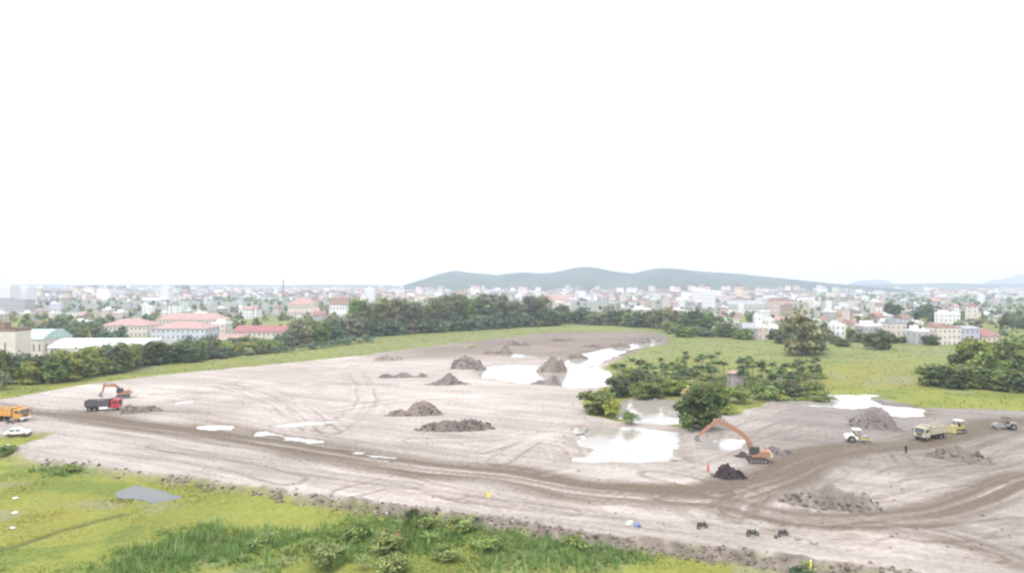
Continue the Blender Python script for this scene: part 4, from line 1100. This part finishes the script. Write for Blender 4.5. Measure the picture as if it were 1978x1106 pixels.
car('white car parked on the grass edge in front of the orange truck', at(34, 836), RAD(18))
motorbike('dark motorbike parked alone on the sand, first past the blue bundle', at(1357, 1020), RAD(20), 'motorbikes on the sand')
motorbike('dark motorbike parked on the sand in the middle of the three', at(1454, 1035), RAD(8), 'motorbikes on the sand')
motorbike('dark motorbike beside the small stump, nearest the pale scrap heap', at(1513, 1035), RAD(24), 'motorbikes on the sand')
motorbike('dark motorbike leaning in the shade of the orange dump truck', at(20, 818), RAD(10))
person('person in dark clothes standing on the haul road', at(1750, 875), RAD(150), M['cloth_dark'], M['cloth_dark'])
person('person in red standing on the sand near the black heap', at(1368, 911), RAD(100), M['cloth_red'], M['cloth_red'], .5).scale = (.85, .85, .85)


def bundle(name, label, cat, px, py, s, m, seed, sq=.6):
    p = at(px, py); r = np.random.default_rng(seed)
    bm = bmesh.new(); bmesh.ops.create_icosphere(bm, subdivisions=2, radius=1)
    for v in bm.verts:
        k = 1 + .35 * (r.random() - .5); v.co = (v.co.x * s[0] * k, v.co.y * s[1] * k, max(v.co.z, -.5) * s[2] * k)
    me = bpy.data.meshes.new(name); bm.to_mesh(me); bm.free(); me.materials.append(m)
    o = link(name, me, loc=(p[0], p[1], p[2] + s[2] * .45)); o.rotation_euler = (0, 0, seed)
    return tag(o, label, cat)


bundle('tarp_bundle', 'blue tarpaulin bundle lying on the sand beside the bank', 'tarpaulin', 1231, 1016, (.5, .45, .42), M['blue'], 3)
bundle('sack', 'long white sack lying next to the blue bundle', 'sack', 1216, 1012, (.9, .3, .35), M['white'], 4)
bundle('sack', 'grey scrap sack lying past the motorbikes', 'sack', 1572, 1048, (.6, .5, .35), M['grey'], 5)
bundle('sack', 'small pale grey sack between the motorbikes and the scrap sack', 'sack', 1541, 1041, (.4, .4, .3), M['steel'], 6)
bundle('stump', 'small dark stump beside the last motorbike', 'stump', 1499, 1038, (.25, .25, .3), M['dark'], 7)
bundle('scrap_lump', 'small dark lump on the sand before the digging pond', 'debris', 1117, 908, (.5, .3, .3), M['grey'], 8)
for px, py, h, lab, pole_m in [(939, 970, 1.6, 'yellow flag standing on the sand by the haul road', 'steel'), (762, 1062, 2.2, 'rust-orange flag in the shrubs of the front field', 'dark')]:
    p = at(px, py); t = thing('marker_flag', lab, 'flag', p)
    MB().tube((0, 0, -.2), (0, 0, h), .03, n=6).build('pole', M[pole_m], t)
    fl = MB(); n = 6
    for i in range(n): fl.add([(i * .12, .05 * math.sin(i * 1.3), h - .75), ((i + 1) * .12, .05 * math.sin((i + 1) * 1.3), h - .75), ((i + 1) * .12, .05 * math.sin((i + 1) * 1.3), h), (i * .12, .05 * math.sin(i * 1.3), h)], [(0, 1, 2, 3)])
    o = fl.build('cloth', M['flag'] if 'yellow' in lab else M['rust'], t); o.modifiers.new('thick', 'SOLIDIFY').thickness = .02
p = at(1566, 1091); t = thing('marker_post', 'yellow post standing at the grassy bank below the sand', 'post', p)
MB().tube((0, 0, -.3), (0, 0, 1.55), .12, n=10).build('post', M['flag'], t); MB().tube((0, 0, 1.55), (0, 0, 1.66), .13, .05, n=10).build('cap', M['white'], t)

# ------------------------------------------------------------------ houses
WALLS = {'white': (.72, .72, .72), 'cream': (.62, .57, .52), 'pink': (.58, .47, .44), 'grey': (.42, .41, .42), 'ochre': (.5, .43, .35), 'pale blue': (.53, .55, .6), 'pale green': (.5, .55, .51), 'brown': (.33, .28, .26), 'lilac': (.45, .44, .53)}
ROOFS = {'red': (.29, .165, .15), 'salmon': (.39, .265, .245), 'grey': (.33, .34, .36), 'white': (.74, .74, .74), 'brown': (.24, .17, .14), 'teal': (.4, .52, .5), 'maroon': (.32, .15, .15)}
HMESH = {}


def house_meshes(w, d, nfl, kind):
    key = (round(w, 1), round(d, 1), nfl, kind)
    if key in HMESH: return HMESH[key]
    fh = 3.3; H = nfl * fh
    wl_ = MB().box((0, 0, H / 2 - .5), (w, d, H + 1))
    for k in range(1, nfl): wl_.box((0, 0, k * fh), (w + .24, d + .24, .22))
    rf = MB()
    if kind == 'flat':
        for a, b in (((0, d / 2 - .08), (w + .3, .2)), ((0, -d / 2 + .08), (w + .3, .2)), ((w / 2 - .08, 0), (.2, d - .28)), ((-w / 2 + .08, 0), (.2, d - .28))): rf.box((a[0], a[1], H + .45), (b[0], b[1], .9))
        rf.box((0, 0, H + .06), (w - .4, d - .4, .1)); rf.box((-w * .15, d * .2, H + 1.3), (w * .45, d * .35, 2.5)); rf.tube((w * .25, -d * .15, H + .1), (w * .25, -d * .15, H + 1.7), .55, n=8)
    elif kind == 'gable':
        rh = min(d * .32, 3.2)
        rf.add([(-w / 2 - .4, -d / 2 - .5, H - .05), (w / 2 + .4, -d / 2 - .5, H - .05), (w / 2 + .4, d / 2 + .5, H - .05), (-w / 2 - .4, d / 2 + .5, H - .05), (-w / 2 - .4, 0, H + rh), (w / 2 + .4, 0, H + rh)],
               [(0, 1, 5, 4), (2, 3, 4, 5), (0, 4, 3), (1, 2, 5), (0, 3, 2, 1)])
    elif kind == 'hip':
        rh = min(d * .34, 3.4); i = min(w * .45, d * .5)
        rf.add([(-w / 2 - .5, -d / 2 - .5, H - .05), (w / 2 + .5, -d / 2 - .5, H - .05), (w / 2 + .5, d / 2 + .5, H - .05), (-w / 2 - .5, d / 2 + .5, H - .05), (-w / 2 - .5 + i, 0, H + rh), (w / 2 + .5 - i, 0, H + rh)],
               [(0, 1, 5, 4), (2, 3, 4, 5), (0, 4, 3), (1, 2, 5), (0, 3, 2, 1)])
    elif kind == 'shed':
        rh = d * .07
        n = 8; pr = [(-d / 2 - .4 + (d + .8) * k / n, H + rh * math.sin(math.pi * k / n)) for k in range(n + 1)]
        pr = pr + [(d / 2 + .4, H - .12), (-d / 2 - .4, H - .12)]
        m_ = len(pr); rf.add([(-w / 2 - .4, y, z) for y, z in pr] + [(w / 2 + .4, y, z) for y, z in pr], [tuple(range(m_)), tuple(range(2 * m_ - 1, m_ - 1, -1))] + [(k, (k + 1) % m_, m_ + (k + 1) % m_, m_ + k) for k in range(m_)])
    win = MB()
    for k in range(nfl):
        nx = max(1, int(w / 2.6)); zc = k * fh + 1.8
        for i in range(nx):
            xx = -w / 2 + w * (i + .5) / nx
            win.box((xx, -d / 2 - .02, zc), (1.0, .08, 1.3))
        ny = max(1, int(d / 4.5))
        for i in range(ny):
            for s in (-1, 1): win.box((s * (w / 2 + .02), -d / 2 + d * (i + .5) / ny, zc), (.08, 1.1, 1.4))
    HMESH[key] = (wl_.mesh('wall', M['wall']), rf.mesh('roof', M['roof']), win.mesh('windows', M['window'])); return HMESH[key]


HOUSES = []
def house(name, label, cat, loc, rz, w, d, nfl, kind, wc, rc, group=None, zs=1.0, single=False):
    t = thing(name, label, cat, loc, rz, group); t.scale = (1, 1, zs)
    wm, rm, vm = house_meshes(w, d, nfl, kind)
    a = link('wall', wm, t); b = link('roof', rm, t); c = link('windows', vm, t); c['kind'] = 'stuff'
    a.color = (*wc, 1); b.color = (*rc, 1)
    return t


def house_px(name, label, cat, x0, x1, yb, ye, nfl, kind, wc, rc, d=None, rz=0.0):
    """a building whose front spans photo pixels x0..x1, standing at row yb, eaves at row ye"""
    p = g((x0 + x1) / 2, yb, -1.2); k = p[1] / FPX; w = (x1 - x0) * k; H = (yb - ye) * k
    d = d or max(7, w * .6)
    q = Vector((p[0], p[1], -1.2)); aw = Vector((p[0], p[1], 0)).normalized()
    q = q + aw * d / 2
    t = house(name, label, cat, q, rz, w, d, nfl, kind, WALLS[wc], ROOFS[rc], None, H / (nfl * 3.3))
    LAND.append((q.x, q.y, w, d)); return t


LAND = []
b_ = house_px('apartment_block', 'cream flat-roofed block at the left end of the tree belt', 'building', -40, 46, 705, 640, 3, 'flat', 'cream', 'brown', 10)
for ch in list(b_.children):
    if ch.name.startswith('windows'): bpy.data.objects.remove(ch)
_bw = (86 * CAM_H / 157)
for xx in (-.3, .28): MB().box((_bw * xx, -5.03, 5.2), (.8, .1, 3.4)).build('window', M['window'], b_)
house_px('shed', 'pale teal roofed shed behind the cream block', 'shed', 46, 112, 690, 654, 1, 'shed', 'cream', 'teal', 22)
house_px('warehouse', 'long low shed with a bright white roof behind the tree belt', 'shed', 125, 315, 695, 670, 1, 'shed', 'white', 'white', 26)
house_px('school_building', 'white hall with a salmon hipped roof behind the tree belt', 'building', 308, 412, 668, 634, 3, 'hip', 'pale blue', 'salmon', 20)
house_px('school_building', 'long red-roofed wing behind the white hall', 'building', 310, 440, 640, 617, 2, 'hip', 'cream', 'salmon', 16)
house_px('school_building', 'pink-walled wing with a salmon roof beside the white hall', 'building', 212, 300, 652, 628, 2, 'hip', 'cream', 'salmon', 22)
house_px('house', 'house with a long maroon roof at the bend of the tree belt', 'house', 460, 560, 662, 640, 2, 'gable', 'cream', 'maroon', 16)
house_px('house', 'small house with an orange-brown roof before the long maroon roof', 'house', 425, 478, 668, 656, 1, 'gable', 'cream', 'salmon', 9)
house_px('house', 'cream tall narrow house right beside the white hall', 'house', 415, 442, 655, 625, 3, 'flat', 'cream', 'white', 12)
house_px('house', 'pink house with a reddish roof by the lattice mast', 'house', 560, 612, 612, 588, 2, 'hip', 'cream', 'salmon', 16)
house_px('house', 'white house with a dark roof half behind the middle belt', 'house', 640, 676, 618, 588, 2, 'gable', 'white', 'brown', 14)
house_px('apartment_block', 'wide white tower block on the far left skyline', 'building', -8, 30, 596, 553, 10, 'flat', 'white', 'white', 22)
house_px('apartment_block', 'second white tower block beside the widest one on the skyline', 'building', 33, 62, 594, 556, 9, 'flat', 'white', 'white', 22)
house_px('apartment_block', 'pale grey low slab in front of the white tower blocks', 'building', -30, 58, 606, 580, 4, 'flat', 'grey', 'grey', 18)
house_px('apartment_block', 'slim white tower rising above the left town roofs', 'building', 313, 331, 592, 556, 8, 'flat', 'white', 'white', 14)
house_px('apartment_block', 'white tower behind the middle belt near the hill foot', 'building', 707, 724, 590, 558, 7, 'flat', 'white', 'white', 14)
house_px('apartment_block', 'big white six-storey block standing clear of the right town', 'building', 1339, 1379, 594, 562, 6, 'flat', 'white', 'white', 16)
house_px('house', 'broad grey-green hall with a low curved roof beyond the palms', 'building', 1400, 1470, 602, 588, 1, 'shed', 'pale green', 'grey', 26)
house_px('house', 'pink block with square outline right of the curved hall', 'building', 1487, 1530, 608, 582, 3, 'flat', 'pink', 'salmon', 14)
house_px('house', 'long cream hall with a red roof behind the middle belt', 'building', 1040, 1102, 596, 578, 2, 'gable', 'cream', 'salmon', 18)
house_px('house', 'beige four-storey house behind the channel trees', 'house', 1222, 1258, 632, 598, 4, 'flat', 'ochre', 'white', 12)
house_px('house', 'white flat-roofed house with a bright roof slab before the dark tree mass', 'house', 1660, 1707, 655, 630, 2, 'flat', 'grey', 'white', 12)
house_px('house', 'pink-walled small house at the back of the meadow', 'house', 1458, 1480, 658, 632, 2, 'flat', 'pink', 'white', 9)
house_px('house', 'ruined grey house beside the pink one behind the meadow', 'house', 1432, 1457, 658, 634, 2, 'gable', 'grey', 'grey', 9)
house_px('house', 'cream long low house next to the big solitary tree', 'house', 1484, 1518, 656, 640, 1, 'flat', 'cream', 'white', 8)
house_px('house', 'cream house with a pinkish upper wall beside the blue shed', 'house', 1797, 1842, 668, 634, 3, 'flat', 'cream', 'salmon', 14)
house_px('shed', 'lilac-blue metal shed between the cream house and the red roof', 'shed', 1840, 1878, 662, 634, 2, 'shed', 'lilac', 'grey', 14)
house_px('house', 'broad red hipped roof at the edge of the meadow grove', 'house', 1877, 1915, 662, 648, 1, 'hip', 'pink', 'red', 18)
house_px('house', 'tall white house rising behind the cream house', 'house', 1814, 1845, 640, 606, 4, 'flat', 'white', 'white', 12)
house_px('house', 'white two-tone house on the meadow edge before the dark trees', 'house', 1712, 1742, 662, 626, 3, 'flat', 'cream', 'grey', 10)
house_px('house', 'grey plain house on the meadow edge before the cream house', 'house', 1760, 1786, 668, 640, 2, 'flat', 'grey', 'white', 10)
house_px('house', 'white narrow house beside the red-fronted one', 'house', 1606, 1626, 660, 628, 3, 'flat', 'white', 'white', 10)
house_px('house', 'narrow house with a dark red front behind the meadow trees', 'house', 1634, 1652, 650, 628, 2, 'gable', 'pink', 'red', 9)
p = at(1420, 747); t = house('hut', 'little tower hut with a red pyramid roof standing among the palms', 'hut', (p[0], p[1], p[2]), RAD(12), 4.0, 3.6, 2, 'hip', (.42, .37, .37), ROOFS['salmon'], zs=.72)
LAND.append((p[0], p[1], 6, 6))

TREEPOS = np.array([t.location[:2] for t in TREES])
occ = list(LAND)
HW = ['white', 'white', 'cream', 'cream', 'pink', 'pink', 'grey', 'grey', 'ochre', 'ochre', 'pale blue', 'pale green', 'brown', 'brown']
RK = ['flat', 'flat', 'flat', 'flat', 'gable', 'hip', 'gable', 'shed']
STW = {1: 'one-storey', 2: 'two-storey', 3: 'three-storey', 4: 'four-storey', 5: 'five-storey'}
def landmark(px, yb):
    marks = [(20, 'near the white tower blocks'), (230, 'beyond the white shed'), (370, 'behind the white hall'), (500, 'behind the long maroon roof'), (600, 'near the lattice mast'), (760, 'behind the middle belt'), (900, 'below the hill foot'), (1060, 'behind the eucalyptus belt'),
             (1200, 'beyond the channel head'), (1330, 'around the big white block'), (1440, 'by the curved hall'), (1560, 'behind the solitary tree'), (1680, 'around the white flat roof'), (1780, 'by the dark tree mass'), (1880, 'behind the meadow grove')]
    m = min(marks, key=lambda k: abs(k[0] - px))[1]
    return m


DIMS = [(5.0, 14.0), (5.0, 12.0), (4.0, 9.0), (6.0, 8.0), (8.0, 10.0), (10.0, 9.0), (14.0, 9.0), (7.0, 11.0)]
def place_houses(n, x0, x1, y0, y1, bias=1.0, dark=False):
    c = 0; tries = 0
    while c < n and tries < n * 30:
        tries += 1
        px = R.uniform(x0, x1); yb = y0 + (y1 - y0) * R.random() ** bias
        p = g(px, yb, -1.2); w, d = R.choice(DIMS); nfl = R.choice([1, 2, 2, 3, 3, 3, 4, 5]) if w < 12 else R.choice([1, 2, 2, 3]); kind = R.choice(RK) if w < 12 else R.choice(['gable', 'hip', 'shed', 'flat'])
        if any(abs(p[0] - o[0]) < (w + o[2]) / 2 and abs(p[1] - o[1]) < (d + o[3]) / 2 + 2 for o in occ): continue
        if p[1] < 900 and (np.hypot(TREEPOS[:, 0] - p[0], TREEPOS[:, 1] - p[1]) < 7).any(): continue
        occ.append((p[0], p[1], w, d)); c += 1
        wc = R.choice(HW); rc = {'flat': R.choice(['white', 'grey', 'white']), 'gable': R.choice(['red', 'salmon', 'brown', 'grey', 'salmon']), 'hip': R.choice(['red', 'salmon', 'salmon', 'brown']), 'shed': R.choice(['grey', 'white', 'teal', 'maroon'])}[kind]
        if kind == 'shed': nfl = 1 if nfl < 3 else 2
        rd = {'flat': 'flat-roofed', 'gable': f'{rc} gable-roofed', 'hip': f'{rc} hip-roofed', 'shed': f'{rc} curved-roofed'}[kind]
        t = house('house', f'{wc} {STW[nfl]} {rd} house {landmark(px, yb)}', 'house', (p[0], p[1], -1.2), R.choice([0, 0, 1.5708]) + R.uniform(-.35, .35) - math.atan2(p[0], p[1]) * .3, w, d, nfl, kind, WALLS[wc], ROOFS[rc], 'houses of the town')
        HOUSES.append(t)


place_houses(84, -60, 680, 577, 632, 1.3)
place_houses(34, 690, 1290, 576, 600, 1.2)
place_houses(22, 1170, 1420, 580, 630, 1.0)
place_houses(108, 1290, 1930, 575, 648, 1.3)
place_houses(22, 1580, 1900, 600, 655, 1.0)

# trees among the houses
EXTRA, FARTREE = [], 700.0
def town_trees(n, x0, x1, y0, y1, where, tones=('blue', 'dark', 'grey', 'mid', 'brown'), h=(5, 10), w=(6, 11)):
    c = 0; tr = 0
    while c < n and tr < n * 30:
        tr += 1
        px = R.uniform(x0, x1); yb = R.uniform(y0, y1); p = g(px, yb, -1.3)
        if any(abs(p[0] - o[0]) < o[2] / 2 + 2.5 and abs(p[1] - o[1]) < o[3] / 2 + 2.5 for o in occ): continue
        tone = R.choice(tones); hh = R.uniform(*h); c += 1
        if p[1] > FARTREE: EXTRA.append((p[0], p[1], hh, tone)); continue
        plant('far', 'tree', f'{TONEW[tone]} tree among the houses {landmark(px, yb)}', 'tree', (p[0], p[1], -1.3), R.uniform(*w), hh, tone, 'trees among the town houses')
town_trees(60, -20, 700, 578, 640, '')
town_trees(26, 30, 250, 625, 668, '', h=(7, 12))
town_trees(60, 1290, 1900, 582, 658, '')
town_trees(14, 1720, 1812, 600, 630, '', ('dark', 'blue'), (14, 20), (11, 16))
town_trees(30, 1835, 1990, 580, 640, '', ('blue', 'mid', 'dark'), (8, 13), (9, 14))
town_trees(10, 590, 690, 582, 606, '', ('dark', 'brown'), (9, 14), (9, 13))
FARTREE = 0.0      # the rest of the greenery between the houses is one mass
town_trees(260, -40, 720, 574, 640, '', ('blue', 'dark', 'grey', 'brown'), (3, 8))
town_trees(260, 1270, 1990, 572, 652, '', ('blue', 'dark', 'grey', 'brown'), (3, 8))
town_trees(80, 700, 1300, 572, 600, '', ('blue', 'dark', 'grey'), (3, 8))

# lattice mast
p = g(547, 612, -1.2); t = thing('lattice_mast', 'thin lattice radio mast rising above the left town roofs', 'mast', p); H = 40.0
lg = MB(); br = MB()
for sx in (-1, 1):
    for sy in (-1, 1): MB().tube((sx * 1.3, sy * 1.3, 0), (sx * .35, sy * .35, H), .16, .12, 6).build('leg', M['grey'], t)
for k in range(14):
    z0, z1 = H * k / 14, H * (k + 1) / 14; a0, a1 = 1.3 - .95 * k / 14, 1.3 - .95 * (k + 1) / 14
    for s in (-1, 1):
        br.tube((-a0, s * a0, z0), (a1, s * a1, z1), .07, n=4); br.tube((s * a0, -a0, z0), (s * a1, a1, z1), .07, n=4); br.tube((-a1, s * a1, z1), (a1, s * a1, z1), .07, n=4)
br.build('bracing', M['grey'], t); MB().tube((0, 0, H), (0, 0, H + 5), .1, .05, 6).build('antenna', M['grey'], t)

# ------------------------------------------------------------------ the far town and far trees: one mass beyond what can be picked apart
vs, fs, cs = [], [], []
BOXV = np.array([(x, y, z) for z in (0, 1) for y in (-.5, .5) for x in (-.5, .5)]); BOXF = np.array([(4, 5, 7, 6), (0, 1, 5, 4), (2, 6, 7, 3), (0, 4, 6, 2), (1, 3, 7, 5)])
nb = 0
roofc = [np.array(ROOFS[k]) for k in ('red', 'salmon', 'grey', 'brown', 'white', 'white', 'grey')]
for k in range(7500):
    px = R.uniform(-350, 2300); yb = 553.0 + 27 * R.random() ** 1.15; p = g(px, yb, -1.2)
    if fbm(np.array([px / 90.0]), np.array([p[1] / 500.0]), 3, 401)[0] < (0.33 if px < 1560 else 0.5): continue
    if yb > 575 and any(abs(p[0] - o[0]) < o[2] / 2 + 8 and abs(p[1] - o[1]) < o[3] / 2 + 8 for o in occ): continue
    w, d, h = R.uniform(6, 20), R.uniform(8, 16), R.choice([6, 7, 9, 9, 12, 13, 16])
    if R.random() < .05: h = R.uniform(18, 32); w = R.uniform(12, 24)
    if R.random() < .07: w = R.uniform(30, 60); h = 8
    a = R.uniform(-.5, .5); ca, sa = math.cos(a), math.sin(a)
    v = BOXV * np.array([w, d, h]); v = np.column_stack([v[:, 0] * ca - v[:, 1] * sa + p[0], v[:, 0] * sa + v[:, 1] * ca + p[1], v[:, 2] - 1.5])
    wc = np.array(WALLS[R.choice(HW)]); rc = R.choice(roofc)
    v = np.vstack([v, v[4:] + np.array([0, 0, .6])]); v[8:, :2] = p[:2] + (v[8:, :2] - p[:2]) * 1.06
    vs.append(v); fs.append(np.vstack([BOXF[1:], BOXF[0:1] + 4, np.array([(8, 9, 5, 4), (10, 6, 7, 11), (8, 4, 6, 10), (9, 11, 7, 5)])]) + nb); nb += 12
    cs.append(np.vstack([np.tile(wc, (8, 1)), np.tile(rc, (4, 1))]))
o = link('distant_town', np_mesh('distant_town', np.vstack(vs), np.vstack(fs), M['town'], np.vstack(cs))); o['kind'] = 'stuff'

cc, nn, sz, cl = [], [], [], []
for k in range(3000):
    px = R.uniform(-350, 2300); yb = 552.5 + 30 * R.random() ** 1.3; p = np.array(g(px, yb, -1.2))
    if fbm(np.array([px / 70.0]), np.array([p[1] / 400.0]), 3, 411)[0] < (0.46 if px < 1560 else 0.4): continue
    if yb > 572 and any(abs(p[0] - o[0]) < o[2] / 2 + 3 and abs(p[1] - o[1]) < o[3] / 2 + 3 for o in occ): continue
    r0 = R.uniform(4, 8); m = 26; d = rng.normal(size=(m, 3)); d /= np.linalg.norm(d, axis=1, keepdims=True); d[:, 2] = np.abs(d[:, 2]) * 1.1 + .1
    cc.append(p + d * r0 * rng.uniform(.6, 1.1, (m, 1))); nn.append(d + rng.normal(size=(m, 3)) * .4); sz.append(rng.uniform(1.2, 2.6, m))
    cl.append(np.array(GREEN[R.choice(['blue', 'dark', 'mid', 'grey'])])[None] * rng.uniform(.7, 1.3, (m, 1)))
for (x, y, hh, tone) in EXTRA:
    m = 44; d = rng.normal(size=(m, 3)); d /= np.linalg.norm(d, axis=1, keepdims=True)
    cc.append(np.array([x, y, -1.3 + hh * .48]) + d * np.array([.45, .45, .5]) * hh * rng.uniform(.6, 1.08, (m, 1))); nn.append(d + rng.normal(size=(m, 3)) * .4); sz.append(rng.uniform(.9, 1.9, m))
    cl.append(np.array(GREEN[tone])[None] * rng.uniform(.6, 1.4, (m, 1)))
v, f = leaf_quads(np.vstack(cc), np.vstack(nn), np.concatenate(sz), rng, .8)
o = link('distant_trees', np_mesh('distant_trees', v, f, M['farleaf'], np.repeat(np.vstack(cl), 4, axis=0))); o['kind'] = 'stuff'

# ------------------------------------------------------------------ labels that would repeat are told apart by their order across the view
by = {}
for o in C.objects:
    if o.parent is None and o.get('label'): by.setdefault(o['label'], []).append(o)
ONES = 'zeroth first second third fourth fifth sixth seventh eighth ninth tenth eleventh twelfth thirteenth fourteenth fifteenth sixteenth seventeenth eighteenth nineteenth'.split()
TENS = {2: 'twent', 3: 'thirt', 4: 'fort', 5: 'fift', 6: 'sixt'}
ordn = lambda n: ONES[n] if n < 20 else (TENS[n // 10] + 'ieth' if n % 10 == 0 else TENS[n // 10] + 'y-' + ONES[n % 10])
for lab, obs in by.items():
    if len(obs) > 1:
        obs.sort(key=lambda o: o.location.x / max(o.location.y, 1))
        for k, o in enumerate(obs):
            o['label'] = f'{lab}, {ordn(k + 1)} from left'
